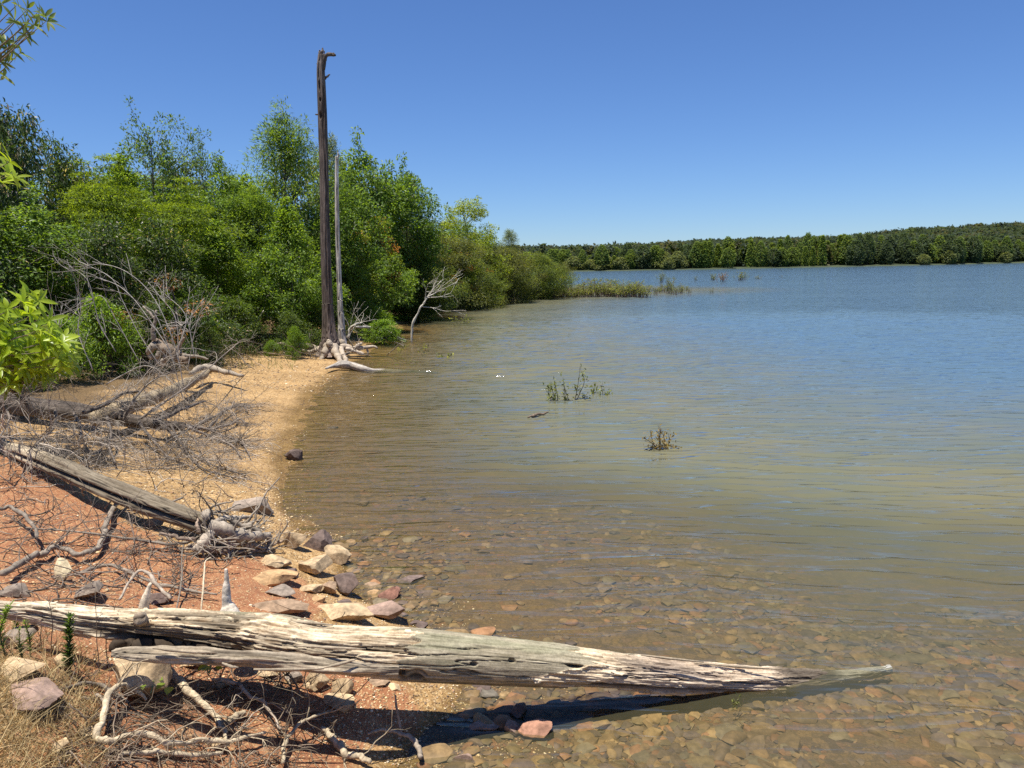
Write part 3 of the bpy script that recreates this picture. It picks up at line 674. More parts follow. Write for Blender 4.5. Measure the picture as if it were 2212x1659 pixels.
def far_tree(k_, q, u, s, hs, ws=1, label=None):
    Y = np.interp(u, *zip(*FS)); Y = Y + (YR - Y) * s; x = bearing_x(u, Y); zb = float(hill_z(np.array([u]), np.array([max(s, 0)]))[0]) if s > 0.004 else .2
    loc = (x, Y, zb - .2); rz = rg.uniform(0, 6.28); sc = (ws, ws, hs); lab = label or LABF[k_]
    if (k_, q) not in FPU: FPU.add((k_, q)); o = FP[k_, q]; o.location = loc; o.rotation_euler = (0, 0, rz); o.scale = sc; tag(o, lab, 'tree', 'front-row trees of the far shore')
    else: o = dup(FP[k_, q], loc, rz, sc, lab, 'front-row trees of the far shore')
for k in range(270):
    u = 1100 + 1180 * k / 269 + rg.uniform(-5, 5)
    if u < 1500: k_ = rg.choice(['tall', 'dark', 'tall', 'dark', 'tall', 'spire', 'tall', 'round'])
    elif u < 1830: k_ = rg.choice(['spire', 'tall', 'spire', 'dark', 'tall', 'spire'])
    elif u < 1940: k_ = rg.choice(['dark', 'dark', 'tall'])
    else: k_ = rg.choice(['dark', 'dark', 'tall', 'dark'])
    q = rg.randrange({'round': 2, 'tall': 3, 'dark': 2, 'spire': 2}[k_])
    far_tree(k_, q, u, rg.uniform(.012, .12) if k_ != 'round' else rg.uniform(.01, .03), rg.uniform(.6, 1.25) * float(np.interp(u, [1100, 1250, 1500, 1700, 1850, 2250], [.55, .66, .82, .95, .92, .75])), rg.uniform(.6, 1.05))
for u, w in ((1440, .8), (1978, .8), (2030, .9), (2150, .8)):
    far_tree('round', rg.randrange(2), u, .006, w * rg.uniform(.65, .9), w * .85)
rng = np.random.default_rng(77); g = G(); n_t = 4200; pf = [(0, .8), (.4, 1), (.75, .75), (1, .25)]
for k in range(n_t):
    u = rng.uniform(900, 2700); s = rng.uniform(0.0, 1.06) ** .8; s = .05 + s
    Y0 = np.interp(u, bx, fsY); Y = Y0 + (YR - Y0) * s; x_ = bearing_x(u, Y); zb = float(hill_z(np.array([u]), np.array([s]))[0])
    HH = rng.uniform(8.5, 12.5); WW = rng.uniform(7, 11); kk = rng.uniform(); nq = 130 if s < .9 else 190
    if kk < .62: ca, cb = (.024, .042, .024), (.058, .082, .040)
    elif kk < .85: ca, cb = (.038, .064, .026), (.082, .115, .042)
    else: ca, cb = (.042, .050, .024), (.085, .092, .040)
    P, D, N, c_ = far_crown(rng, HH, WW, nq, ca, cb, pf, 1)
    leaves(g, rng, P + [x_, Y, zb], D, N, rng.uniform(1.3, 2.3, nq), rng.uniform(.9, 1.6, nq), c_)
fo = g.build('far_forest', M_FAR, smooth=False); fo['kind'] = 'stuff'; fo['label'] = 'dense wood covering the hill behind the far shore'

# ------------------------------------------------------------------ dead wood
GREY = np.array([.36, .30, .23]); PALE = np.array([.46, .42, .36]); BROWN = np.array([.17, .125, .09]); DARKB = np.array([.075, .06, .05])
def uvz(pts):
    """(u, v, z[, r in reading pixels]) -> world points and radii in metres"""
    P = []; r = []
    for q in pts:
        p = az(q[0], q[1], q[2]); P.append(p)
        if len(q) > 3: r.append(q[3] * KP / FPX * np.linalg.norm(p - CAM))
    return np.array(P), np.array(r)
def uvy(pts):
    P = []; r = []
    for q in pts:
        p = at(q[0], q[1], q[2]); P.append(p)
        if len(q) > 3: r.append(q[3] * KP / FPX * np.linalg.norm(p - CAM))
    return np.array(P), np.array(r)
def ontop(pts, lift=0.02):
    """(u, v, r px, extra lift) lying on the ground"""
    P = []; r = []
    for q in pts:
        p = gp(q[0], q[1]); rr = q[2] * KP / FPX * np.linalg.norm(p - CAM); p = p + np.array([0, 0, rr * .6 + (q[3] if len(q) > 3 else lift)])
        P.append(p); r.append(rr)
    return np.array(P), np.array(r)
def stick(g, P, r, n=24, sides=8, col=GREY, rng=None, rough=.12):
    X = spline(np.column_stack([P, r]), n); rng = rng or np.random.default_rng(int(abs(P[0, 0]) * 1000) + 1)
    if n >= 14:
        q = rng.normal(0, 1, (n, 4)); q = (q + np.roll(q, 1, 0) * .8 + np.roll(q, -1, 0) * .8) / 1.5; q[0] = q[-1] = 0
        X[:, :3] += q[:, :3] * np.minimum(X[:, 3:4] * .26, .009); X[:, 3] *= 1 + .10 * q[:, 3]
    tube(g, X[:, :3], np.maximum(X[:, 3], .001), sides, np.asarray(col)[None] * (1 + rng.uniform(-.18, .18, (n, 1))), rough, rng)

def weathered_log(g, P, r, ns, nt, seed, colfun, dispfun):
    """dense tube along P with a displacement and colour given by functions of (s metres, angle, local radius)"""
    L = np.concatenate([[0], np.cumsum(np.linalg.norm(np.diff(P, axis=0), axis=1))])
    X = spline(np.column_stack([P, r, L]), ns); Q, rad, s = X[:, :3], np.maximum(X[:, 3], .004), X[:, 4]
    T, N, B = frames(Q)
    # angle 0 = up, +90 deg = towards the camera
    up = np.array([0, 0, 1.0]); U = unit(up - T * (T @ up)[:, None]); Wd = np.cross(T, U)
    cam = CAM - Q.mean(0); Wd = Wd * (1 if (Wd.mean(0) @ cam) > 0 else -1)
    a = np.linspace(0, 2 * math.pi, nt, endpoint=False)
    SS, AA = np.meshgrid(s, a, indexing='ij'); RR = rad[:, None] * np.ones((1, nt))
    d = dispfun(SS, AA, RR); col = colfun(SS, AA, RR, d)
    rr = np.maximum(RR + d, .003)
    V = Q[:, None] + rr[..., None] * (np.cos(AA)[..., None] * U[:, None] + np.sin(AA)[..., None] * Wd[:, None])
    i = np.arange(ns - 1)[:, None] * nt; j = np.arange(nt)[None]; j2 = (j + 1) % nt
    F = np.stack([i + j, i + j2, i + nt + j2, i + nt + j], -1).reshape(-1, 4)
    V = V.reshape(-1, 3); c = col.reshape(-1, 3); e = (ns - 1) * nt; jj = np.arange(nt)
    V = np.vstack([V, Q[0], Q[-1]]); c = np.vstack([c, c[0] * .5, c[-1]])
    T_ = np.vstack([np.stack([(jj + 1) % nt, jj, np.full(nt, ns * nt)], 1), np.stack([e + jj, e + (jj + 1) % nt, np.full(nt, ns * nt + 1)], 1)])
    # orient outwards
    if np.dot(np.cross(U[0], Wd[0]), T[0]) > 0: F = F[:, ::-1]; T_ = T_[:, ::-1]
    g.add(V, F[:, ::-1], T_[:, ::-1], c)
    return Q, rad, s, U, Wd, T

M_LOG = mat_col('grey_log', (90, 90, 90), .30, .82, .5, .003)
# ---- the big foreground log
LOGP = [(-260,1290,1.03,15),(0,1318,.90,16),(80,1325,.865,20),(150,1336,.83,25),(230,1346,.79,29),(300,1353,.755,33),(400,1361,.71,39),(500,1371,.665,44),(600,1386,.615,54),(700,1401,.57,48),
        (800,1408,.52,51),(900,1414,.465,52),(1000,1422,.405,49),(1100,1430,.345,46),(1200,1437,.285,43),(1300,1446,.22,39),(1400,1455,.16,36),(1550,1466,.075,30),(1650,1470,.015,25),(1740,1468,-.03,20),(1830,1462,-.045,13),(1925,1446,-.022,7)]
P, r = uvz(LOGP)
Lc = np.concatenate([[0], np.cumsum(np.linalg.norm(np.diff(P, axis=0), axis=1))]); us = np.array([q[0] for q in LOGP])
def s_of(u): return float(np.interp(u, us, Lc))
S1, S2, S3, S4 = s_of(870), s_of(1215), s_of(230), s_of(640)
def log_disp(S, A, R_):
    ca, sa = np.cos(A) * R_, np.sin(A) * R_
    warp = .12 * fbm(S * 3.0, ca * 9, sa * 9, 3, 3)
    f1 = fbm(S * 3.2 + warp, ca * 60, sa * 60, 7, 4, .6)
    f2 = fbm(S * 1.3 + warp * 2, ca * 26, sa * 26, 13, 3, .55)
    fine = fbm(S * 9, ca * 170, sa * 170, 19, 3, .6)
    lay = fbm(S * 2.1 + .35 * vn(S * 9, ca * 75, sa * 75, 71), ca * 13, sa * 13, 29, 3)
    steps = np.floor((lay * 1.6 + 1) * 2.6) / 2.6 - 1
    # smooth skin between S1 and S2 with ragged ends
    e1 = S1 + .10 * vn(ca * 38, sa * 38, .3, 31) + .03 * vn(ca * 120, sa * 120, .7, 32); e2 = S2 + .34 * vn(ca * 20, sa * 20, .5, 33) + .12 * vn(ca * 60, sa * 60, .1, 35)
    skin = ((S > e1) & (S < e2)).astype(float); skin[np.sin(A) < -.65] = 1
    up = np.cos(A)
    d = np.where(skin > 0, .004 * f2 + .0012 * fine, .014 * f1 + .020 * steps + .007 * f2 + .004 * fine - .008)
    crack = np.clip(.055 - np.abs(f2), 0, 1) / .055
    crack *= ss(-.1, .35, vn(S * 2.2, ca * 11, sa * 11, 43))
    d = d - np.where(skin > 0, .014, .042) * crack ** .7
    # few deep holes in the skin
    for (u0, a0, w, h) in ((1285 - 390, 112, .055, .28), (1250 - 160, 60, .02, .10), (1010, 75, .02, .1), (1225, 62, .05, .10), (1120, 100, .03, .06)):
        q = ((S - s_of(u0)) / w) ** 2 + ((A - R(a0)) / h) ** 2; d = d - .035 * np.clip(1.2 - q, 0, 1)
    # deep rotten hollow along the camera side, left half
    hol = np.exp(-((A - R(118) - .10 * vn(S * 4, 0, 0, 51)) / .20) ** 2) * ss(S3 - .02, S3 + .18, S) * (1 - ss(S4 - .15, S4 + .30, S))
    d = d - .085 * hol
    hol2 = np.exp(-((A - R(104) - .35 * (S - s_of(700)) - .06 * vn(S * 7, 0, 3, 57)) / .10) ** 2) * ss(s_of(560), s_of(640), S) * (1 - ss(s_of(800), s_of(900), S))
    d = d - .045 * hol2
    hol3 = np.exp(-((A - R(118)) / .16) ** 2) * ss(s_of(1260), s_of(1290), S) * (1 - ss(s_of(1450), s_of(1600), S)); d = d - .03 * hol3
    log_disp.skin = skin; log_disp.crack = np.clip(crack + hol + hol2 + hol3, 0, 1); log_disp.f = (f1, f2, fine, lay)
    return np.maximum(d, -.62 * R_)
def log_col(S, A, R_, d):
    f1, f2, fine, lay = log_disp.f; sk = log_disp.skin[..., None]; cr = log_disp.crack[..., None]
    k = (.5 + .9 * fine + .35 * f1)[..., None]; k = np.clip(k, 0, 1)
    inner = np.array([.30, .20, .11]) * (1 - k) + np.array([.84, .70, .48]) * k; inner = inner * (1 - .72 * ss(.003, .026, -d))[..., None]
    inner = inner * (1 + .25 * lay[..., None])
    outer = np.array([.19, .16, .10]) * (1 - k) + np.array([.46, .40, .28]) * k
    gr = ss(.0, .5, fbm(S * 2, np.cos(A) * 2, np.sin(A) * 2, 63, 3))[..., None] * .5
    outer = outer * (1 - gr) + np.array([.25, .25, .15]) * gr
    c = inner * (1 - sk) + outer * sk
    left = (1 - ss(s_of(120), s_of(330), S))[..., None]; c = c * (1 - .4 * left) + np.array([.80, .70, .54]) * k * left * .4 + c * left * 0
    red = ss(s_of(1250), s_of(1420), S)[..., None] * (1 - sk); c = c * (1 - .35 * red) + np.array([.62, .48, .40]) * (.4 + .6 * k) * .35 * red
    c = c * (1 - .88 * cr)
    wetk = ss(s_of(1640), s_of(1710), S + .05 * f1)[..., None]; c = c * (1 - .75 * wetk)
    tip = ss(s_of(1790), s_of(1830), S)[..., None] * (np.cos(A) > .2)[..., None]; c = c * (1 - tip) + np.array([.45, .43, .37]) * tip * (.6 + .5 * k)
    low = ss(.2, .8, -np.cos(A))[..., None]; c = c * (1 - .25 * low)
    return np.clip(c, .01, 1)
log_base = az(1000, 1422, .37)
log = thing('fallen_log', 'big weathered fallen log crossing the foreground from the clay bank into the water', 'log', (float(log_base[0]), float(log_base[1]), .05))
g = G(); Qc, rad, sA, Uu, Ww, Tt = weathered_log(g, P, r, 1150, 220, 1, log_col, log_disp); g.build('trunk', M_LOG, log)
rng = np.random.default_rng(2)
g = G()                                              # upright grey peg
b = az(492, 1318, .70)
pts, rr = uvy([(497,1336,b[1],24),(493,1312,b[1],14),(490,1302,b[1],9.5),(489,1285,b[1],8.5),(489,1268,b[1],7),(489.5,1254,b[1],4.6),(489,1240,b[1],4),(488,1229,b[1],3.)])
X = spline(np.column_stack([pts, rr]), 40); kf = 1 + .10 * fbm(np.linspace(0, 9, 40), 0, 0, 3)
tube(g, X[:, :3], X[:, 3] * kf, 16, np.array([.76, .66, .52]) * (1 + rng.uniform(-.15, .15, (40, 1))), .04, rng); g.build('branch_stub', M_GREYWOOD, log)
g = G(); b = az(310, 1330, .78)
pts, rr = uvy([(308,1352,b[1],12),(309,1330,b[1],11),(311,1310,b[1],9),(315,1293,b[1],8),(320,1275,b[1],5),(325,1260,b[1],3)])
stick(g, pts, rr, 13, 14, np.array([.66, .55, .40]), rng, .05); g.build('branch_stub', M_GREYWOOD, log)
g = G(); b = az(303, 1335, .80)                    # broken hollow knot facing us
kp, _ = uvy([(304,1338,b[1] - .02),(301,1336,b[1] - .16)]); d_ = kp[1] - kp[0]
tube(g, np.array([kp[0], kp[0] + .5 * d_, kp[1], kp[1] - .1 * d_, kp[0] + .3 * d_]), [.034, .030, .025, .013, .008], 14, np.array([[.35, .28, .2], [.3, .24, .17], [.36, .28, .2], [.05, .04, .03], [.03, .02, .02]]), .12, rng, False); g.build('knot', M_GREYWOOD, log)
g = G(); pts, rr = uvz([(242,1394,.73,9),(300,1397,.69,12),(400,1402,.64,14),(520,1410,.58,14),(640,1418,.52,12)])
stick(g, pts, rr, 40, 14, np.array([.05, .035, .022]), rng, .3); g.build('gap_shade_fill', M_LOG, log)  # added tube, its near-black colour stands in for shade between log and slab
# splintered lower slab hanging under the hollow
def slab_disp(S, A, R_):
    ca, sa = np.cos(A) * R_, np.sin(A) * R_
    slab_disp.f = fbm(S * 4, ca * 60, sa * 60, 81, 4, .6); slab_disp.k = fbm(S * 10, ca * 160, sa * 160, 83, 3)
    return .75 * R_ * slab_disp.f - .45 * R_ * np.clip(.06 - abs(fbm(S * 1.6, ca * 30, sa * 30, 85, 3)), 0, 1) / .06
def slab_col(S, A, R_, d):
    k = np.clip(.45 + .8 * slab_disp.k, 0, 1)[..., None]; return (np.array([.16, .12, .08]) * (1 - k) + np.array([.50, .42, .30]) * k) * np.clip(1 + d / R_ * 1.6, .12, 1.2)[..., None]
g = G(); pts, rr = uvz([(240,1414,.80,6),(270,1413,.79,11),(330,1415,.77,13),(430,1420,.73,15),(540,1424,.68,14),(640,1433,.62,14),(760,1443,.55,12),(860,1447,.48,8)])
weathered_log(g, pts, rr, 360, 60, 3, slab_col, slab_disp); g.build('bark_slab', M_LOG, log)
g = G()
for (a, b_, c_, d2, z0, z1) in ((548,1446,700,1444,.70,.62),(700,1442,770,1424,.62,.60),(480,1432,515,1442,.73,.71),(330,1400,470,1410,.82,.76),(640,1395,790,1402,.69,.64),(1500,1432,1690,1446,.20,.11),(1385,1415,1520,1430,.31,.24),(620,1342,720,1350,.72,.68)):
    q, _ = uvz([(a, b_, z0), ((a + c_) / 2, (b_ + d2) / 2 + rng.uniform(-3, 3), (z0 + z1) / 2), (c_, d2, z1)]); g = G(); stick(g, q, np.array([.004, .008, .003]), 10, 5, np.array([.36, .29, .20]), rng, .2); g.build('splinter', M_LOG, log)

# ---- second log, leaning from the clay bank down to the sand
L2 = [(-30,945,.02,8),(15,966,.05,11),(50,980,.10,14),(130,1010,.17,18),(210,1045,.20,19),(290,1078,.20,20),(360,1103,.18,20),(410,1122,.16,19),(450,1137,.14,18),(485,1150,.11,12)]
P = np.array([gph(q[0], q[1], q[2]) for q in L2]); r = np.array([q[3] for q in L2]) * KP / FPX * np.linalg.norm(P - CAM, axis=1)
def l2_disp(S, A, R_):
    ca, sa = np.cos(A) * R_, np.sin(A) * R_; e = S / 4.2
    f = fbm(S * 2.2, ca * 34, sa * 34, 91, 4, .6); l2_disp.f = f; l2_disp.k = fbm(S * 7, ca * 110, sa * 110, 93, 3)
    cr = np.clip(.05 - abs(fbm(S * 1.0, ca * 22, sa * 22, 95, 3)), 0, 1) / .05; l2_disp.c = cr
    spl = np.exp(-((A - R(85)) / .22) ** 2) * ss(.55, .62, e); l2_disp.s = spl
    return (.006 + .018 * ss(.6, 1, e)) * f - .012 * cr - .06 * spl
def l2_col(S, A, R_, d):
    k = np.clip(.45 + .8 * l2_disp.k, 0, 1)[..., None]; c = np.array([.27, .21, .135]) * (1 - k) + np.array([.58, .48, .34]) * k
    c = c * (1 - .7 * np.clip(l2_disp.c + l2_disp.s, 0, 1)[..., None]); e = (S / 4.2)[..., None]
    end = ss(.75, .95, e); c = c * (1 - .55 * end); st = 1 - ss(.12, .18, e); return np.clip(c * (1 - .6 * st), .01, 1)
log2 = thing('fallen_log', 'smooth grey log leaning from the red bank down to its upturned roots on the sand', 'log', tuple(gp(440, 1165)))
g = G(); weathered_log(g, P, r, 500, 90, 5, l2_col, l2_disp); g.build('trunk', M_LOG, log2)
rng = np.random.default_rng(6); rc = gp(500, 1175) + np.array([0, 0, .16])
ROOTS2 = [[(455,1135,.42,14),(500,1152,.34,15),(545,1160,.30,12),(578,1158,.27,8),(582,1175,.18,7),(577,1193,.10,4)],
          [(470,1150,.36,9),(450,1160,.32,9),(432,1174,.24,10),(422,1184,.16,7),(408,1178,.15,4)],
          [(470,1125,.45,6),(510,1118,.42,5),(545,1116,.38,3)], [(480,1150,.36,9),(515,1172,.22,8),(550,1178,.16,6),(575,1186,.12,4)],
          [(440,1120,.48,10),(452,1107,.52,6),(456,1098,.55,2)], [(420,1165,.28,4),(390,1162,.27,4),(345,1152,.28,3)], [(430,1188,.14,5),(480,1190,.12,5),(540,1191,.10,4),(577,1190,.10,3)],
          [(500,1155,.32,8),(530,1140,.36,5),(548,1128,.38,3)], [(575,1185,.12,3),(600,1172,.13,3),(628,1163,.12,2)], [(460,1140,.40,8),(478,1120,.45,6),(520,1132,.4,6),(560,1150,.3,6)],
          [(430,1150,.35,4),(425,1135,.42,3),(428,1120,.46,2)]]
for q in ROOTS2:
    g = G(); p_ = np.array([gph(a, b, max(.015, c * .55 - .03)) for a, b, c, d in q]); r_ = np.array([d for a, b, c, d in q]) * KP / FPX * np.linalg.norm(p_ - CAM, axis=1) * .9; stick(g, p_, r_, 26, 9, (GREY if q[0][3] > 5 else BROWN * 1.6) * rng.uniform(.75, 1.15), rng, .16)
    for k in range(3 if q[0][3] > 4 else 1):
        i = rng.integers(1, len(p_)); branchy(rng, g, p_[i], rng.normal(0, 1, 3) + [.4, -.3, .1], rng.uniform(.15, .4), .010, 1, 2, GREY * .7, .25, floor=True)
    g.build('root', M_GREYWOOD, log2)
g = G()
for k in range(60):
    p0 = gph(rng.uniform(420, 580), rng.uniform(1115, 1190), rng.uniform(.02, .2)); branchy(rng, g, p0, rng.normal(0, 1, 3) * [1, .7, .5], rng.uniform(.15, .45), rng.uniform(.004, .011), 1, 2, GREY * rng.uniform(.35, 1.1), .25, floor=True)
kind(g.build('root_hair', M_TWIG, log2), 'stuff')
for (u, v, z, du, dv) in ((150,1035,.75,10,30),(185,1050,.72,-3,22),(240,1070,.62,-14,28),(395,1075,.60,-120,38)):
    g = G(); p0 = gph(u, v, .16); p1 = gph(u + du, v + dv, .04); tube(g, spline([p0, (p0 + p1) / 2 + rng.normal(0, .03, 3), p1], 8), np.linspace(.010, .005, 8), 5, GREY * .6); g.build('twig', M_TWIG, log2)

# ---- tall dead trunk and its thin neighbour
SY = 20.4
def snag(name, label, prof, colr, seed, fl, nt=72, ns=420):
    P, r = uvy([(u, v, SY + dy, w * .9) for u, v, w, dy in prof]); base = P[-1].copy(); base[2] = H1(base[0], base[1])
    P = P[::-1]; r = r[::-1]
    root = thing(name, label, 'dead tree', tuple(base)); g = G(); Ltot = np.sum(np.linalg.norm(np.diff(P, axis=0), axis=1))
    def dsp(S, A, R_):
        e = S / Ltot; f = fbm(S * .8, np.cos(A) * R_ * 26, np.sin(A) * R_ * 26, seed, 4, .6); dsp.f = f; dsp.k = fbm(S * 3, np.cos(A) * R_ * 80, np.sin(A) * R_ * 80, seed + 3, 3)
        cr = np.clip(.06 - abs(fbm(S * .35, np.cos(A) * R_ * 14, np.sin(A) * R_ * 14, seed + 5, 3)), 0, 1) / .06; dsp.c = cr
        flute = fl * np.exp(-S / .45) * (.5 + .9 * np.cos(A * 5 + 1.0) * .6)
        holes = 0
        for (e0, a0, w, h) in ((.805, 75, .10, .28), (.855, 80, .05, .2), (.90, 70, .14, .22), (.945, 60, .2, .25)) if fl > .1 else ((.35, 60, .3, .3), (.55, 95, .4, .3), (.2, 80, .3, .25)):
            holes = holes + np.clip(1.3 - ((S - e0 * Ltot) / w) ** 2 - ((A - R(a0)) / h) ** 2, 0, 1)
        dsp.h = np.clip(holes, 0, 1)
        return .020 * f * (R_ / .15) - .03 * cr * (R_ / .15) + flute - .06 * dsp.h * (R_ / .15)
    def cl(S, A, R_, d):
        e = (S / Ltot)[..., None]; k = np.clip(.45 + .8 * dsp.k, 0, 1)[..., None]; a, b = colr; c = np.array(a) * (1 - k) + np.array(b) * k
        c = c * (1 - .75 * np.clip(dsp.c + dsp.h, 0, 1)[..., None])
        strip = ss(.1, .5, vn(S * .5, np.cos(A) * 1.6, np.sin(A) * 1.6, seed + 9))[..., None]; c = c * (1 + .5 * strip * (1 if fl < .1 else .6))
        low = (1 - ss(.0, .05, e)); c = c * (1 + .6 * low); top = ss(.86, .95, e); return np.clip(c * (1 - .0 * top) + .10 * top * k, .01, 1)
    weathered_log(g, P, r, ns, nt, seed, cl, dsp)
    V = g.V[0]; top = V[-2 - 14 * nt:-2] if False else None
    return root, g, P, r
root, g, P, r = snag('dead_tree', 'tall bare dead trunk with broken hooked top standing at the edge of the beach',
    [(694,118,6.5,0),(693,150,8.5,0),(695,200,9.5,0),(697,260,10,0),(699,330,10.2,0),(701,420,10.6,0),(703,520,11.2,0),(706,620,12,0),(709,680,13,0),(712,725,15,0),(714,752,20,0),(715,768,26,0)], ((.065, .048, .038), (.20, .155, .125)), 111, .14)
g.build('trunk', M_BARK, root)
rng = np.random.default_rng(12)
def ystick(rt, name, pts, col, n=16, sides=8, mat=None, Y=SY):
    g = G(); p_, r_ = uvy([(q[0], q[1], Y + (q[3] if len(q) > 3 else 0), q[2]) for q in pts]); stick(g, p_, r_, n, sides, col, rng, .12); return g.build(name, mat or M_BARK, rt)
DK = np.array([.10, .08, .065])
ystick(root, 'branch_stub', [(696,150,6),(699,130,5.5),(704,121,4.2),(713,118,3.6),(720,119,3),(724,121,1.5)], DK); ystick(root, 'branch_stub', [(716,118.5,2.4),(719,116.5,1.8),(721,114,1)], DK)
ystick(root, 'branch_stub', [(699,172,3),(705,166,2.2),(709,163,1.8),(713,161,1.2)], DK); ystick(root, 'branch_stub', [(694,248,2.4),(686,248,1.6),(682,247,1.2)], DK)
for q in ([(690,124,2.6),(690,114,2),(691,108,.8)], [(695,120,3.2),(696,110,2.4),(697,103,1)], [(687,150,2.6),(686,140,1.8),(684,137,.8)], [(699,122,2.0),(700,113,1.4),(699,109,.7)]): ystick(root, 'splinter', q, DK * 1.5)
WR = np.array([.44, .36, .27])
RT = [[(708,745,8,-.15),(704,758,7,-.3),(697,772,5,-.45),(690,785,3,-.6)], [(706,750,7,0),(690,752,5,.1),(665,749,5,.1),(640,744,5,.15),(615,743,4,.2),(595,744,3,.2)], [(690,753,4,0),(672,760,3.4,-.1),(650,756,3,-.1),(620,752,2.5,0)],
      [(722,752,8,0),(745,750,6,.1),(770,752,5,.15),(790,750,4,.15),(810,749,2.5,.15),(815,753,1.5,.15)], [(766,752,4,.1),(775,745,3.4,.1),(782,742,1.8,.1)], [(791,751,2.4,.15),(794,760,2,.15),(795,768,1.4,.15)], [(748,753,4,0),(770,760,3.6,0),(785,764,2.5,0)],
      [(722,748,9,-.2),(728,765,7,-.45),(733,778,6,-.7),(738,788,5,-.85)], [(735,752,7,-.1),(740,765,6,-.4),(748,778,5,-.6),(750,790,4,-.8)], [(714,750,10,-.25),(711,742,7,-.3),(709,735,3,-.25)]]
for q in RT: ystick(root, 'root', q, WR * rng.uniform(.7, 1.1), 20, 9, M_GREYWOOD)
g = G()
for k in range(30):
    p0 = az(rng.uniform(600, 790), rng.uniform(748, 768), rng.uniform(.15, .3)); branchy(rng, g, p0, rng.normal(0, 1, 3) * [1, .6, .4], rng.uniform(.3, .9), .012, 1, 2, GREY * rng.uniform(.4, 1), .22, floor=True)
kind(g.build('root_hair', M_TWIG, root), 'stuff')
root2, g, P, r = snag('dead_tree', 'thin pale dead trunk with peeling white wood just right of the tall one',
    [(728,338,3.6,.9),(727.5,380,4.2,.9),(728,440,4.6,.9),(729,500,5,.9),(731,560,5.4,.9),(733,620,6,.9),(736,680,6.8,.9),(738,720,8,.9),(740,745,9,.9)], ((.24, .19, .15), (.70, .63, .54)), 131, .03, 40, 300)
g.build('trunk', M_BARK, root2)
ystick(root2, 'root', [(738,738,7,.8),(745,752,5,.7),(752,760,3,.6)], WR * .7, 14, 8, M_GREYWOOD); ystick(root2, 'splinter', [(729,345,2.4,.9),(730,334,1.6,.9),(730,328,.7,.9)], WR)
# fallen root log at the waterline, running on below the surface
P, r = uvz([(704,796,.15,2),(722,790,.15,5),(740,787,.16,9),(760,790,.11,8),(785,797,.05,7),(806,801.5,-.01,5),(830,803,-.06,6),(880,804.5,-.12,6),(945,806,-.2,4)])
def l3d(S, A, R_):
    l3d.k = fbm(S * 3, np.cos(A) * R_ * 70, np.sin(A) * R_ * 70, 141, 3); return .02 * fbm(S * 1.5, np.cos(A) * R_ * 25, np.sin(A) * R_ * 25, 143, 4)
def l3c(S, A, R_, d):
    k = np.clip(.5 + .8 * l3d.k, 0, 1)[..., None]; c = np.array([.22, .18, .14]) * (1 - k) + np.array([.52, .47, .40]) * k; w = ss(2.2, 2.7, S)[..., None]; return c * (1 - .8 * w)
g = G(); weathered_log(g, P, r, 240, 40, 8, l3c, l3d)
o = g.build('driftwood_log', M_GREYWOOD, origin=P[2]); tag(o, 'low grey driftwood log sliding into the water below the tall dead trunk', 'driftwood')

# ---- other dead wood standing or lying along the shore
root = thing('dead_sapling', 'leaning white dead sapling with fanned bare branches rising from the water', 'dead tree', tuple(az(889, 738, 0)))
YY0 = az(889, 738, 0)[1]; WH = np.array([.55, .50, .42])
g = G(); p_, r_ = uvy([(889,742,YY0,1.6),(888,720,YY0,2.3),(891,700,YY0,2.4),(899,683,YY0,2.2),(907,668,YY0,2),(914,655,YY0,1.7),(924,641,YY0,1.4)]); stick(g, p_, r_, 24, 7, WH, rng); g.build('trunk', M_GREYWOOD, root)
for q in ([(914,655,2),(930,632,1.5),(945,615,1),(958,603,.6)], [(924,641,1.8),(945,630,1.3),(965,620,1),(985,610,.6)], [(918,650,1.4),(920,630,1.1),(923,615,.6)], [(928,637,1.3),(938,622,.9),(940,610,.5)], [(924,643,1.4),(950,641,1),(972,634,.6)], [(910,662,1.4),(935,665,1),(960,672,.8),(980,671,.5)], [(940,631,.9),(962,614,.7),(975,604,.4)]):
    g = G(); p_, r_ = uvy([(a, b, YY0 + rng.normal(0, .15), c * .65) for a, b, c in q]); stick(g, p_, r_, 14, 5, WH, rng)
    for k in range(4): i = rng.integers(1, len(p_)); branchy(rng, g, p_[i], unit(p_[i] - p_[i - 1]) + rng.normal(0, .5, 3), .45, .007, 1, 2, WH, .12)
    g.build('branch', M_TWIG, root)
def lone(name, label, cat, pts, col, mat=None, n=22, sides=8, kids=0, seed=1, fn=uvz, kl=.5, kr=.008):
    rng = np.random.default_rng(seed); g = G(); p_, r_ = fn(pts); stick(g, p_, r_, n, sides, col, rng, .14)
    for k in range(kids):
        i = rng.integers(1, len(p_)); branchy(rng, g, p_[i], unit(p_[i] - p_[i - 1]) * .6 + rng.normal(0, .6, 3), kl * rng.uniform(.5, 1.2), kr, 1, 3, np.asarray(col) * rng.uniform(.7, 1.1), .2, floor=True)
    o = g.build(name, mat or M_GREYWOOD, origin=p_[0]); return tag(o, label, cat)
lone('dead_branch', 'bare pole slanting into the water right of the dead trunks', 'branch', [(770,706,.7,2),(805,708,.55,2.6),(835,714,.4,3),(855,727,.2,3),(878,738,-.05,2)], WH * .8, kids=5, seed=21)
lone('dead_branch', 'short bent white branch lying behind the thin dead trunk', 'branch', [(752,730,.35,3),(756,712,.6,3),(765,702,.75,2.2),(780,697,.8,1.4)], WH, kids=9, seed=22, kl=.9)
lone('dead_branch', 'long curved white twig arching up at the back of the beach', 'branch', [(445,775,.35,2.6),(480,735,.6,2.4),(520,706,.85,2.2),(555,690,1.05,1.8),(572,665,1.35,1.3),(575,640,1.7,.8)], WH, kids=5, seed=23, n=30)
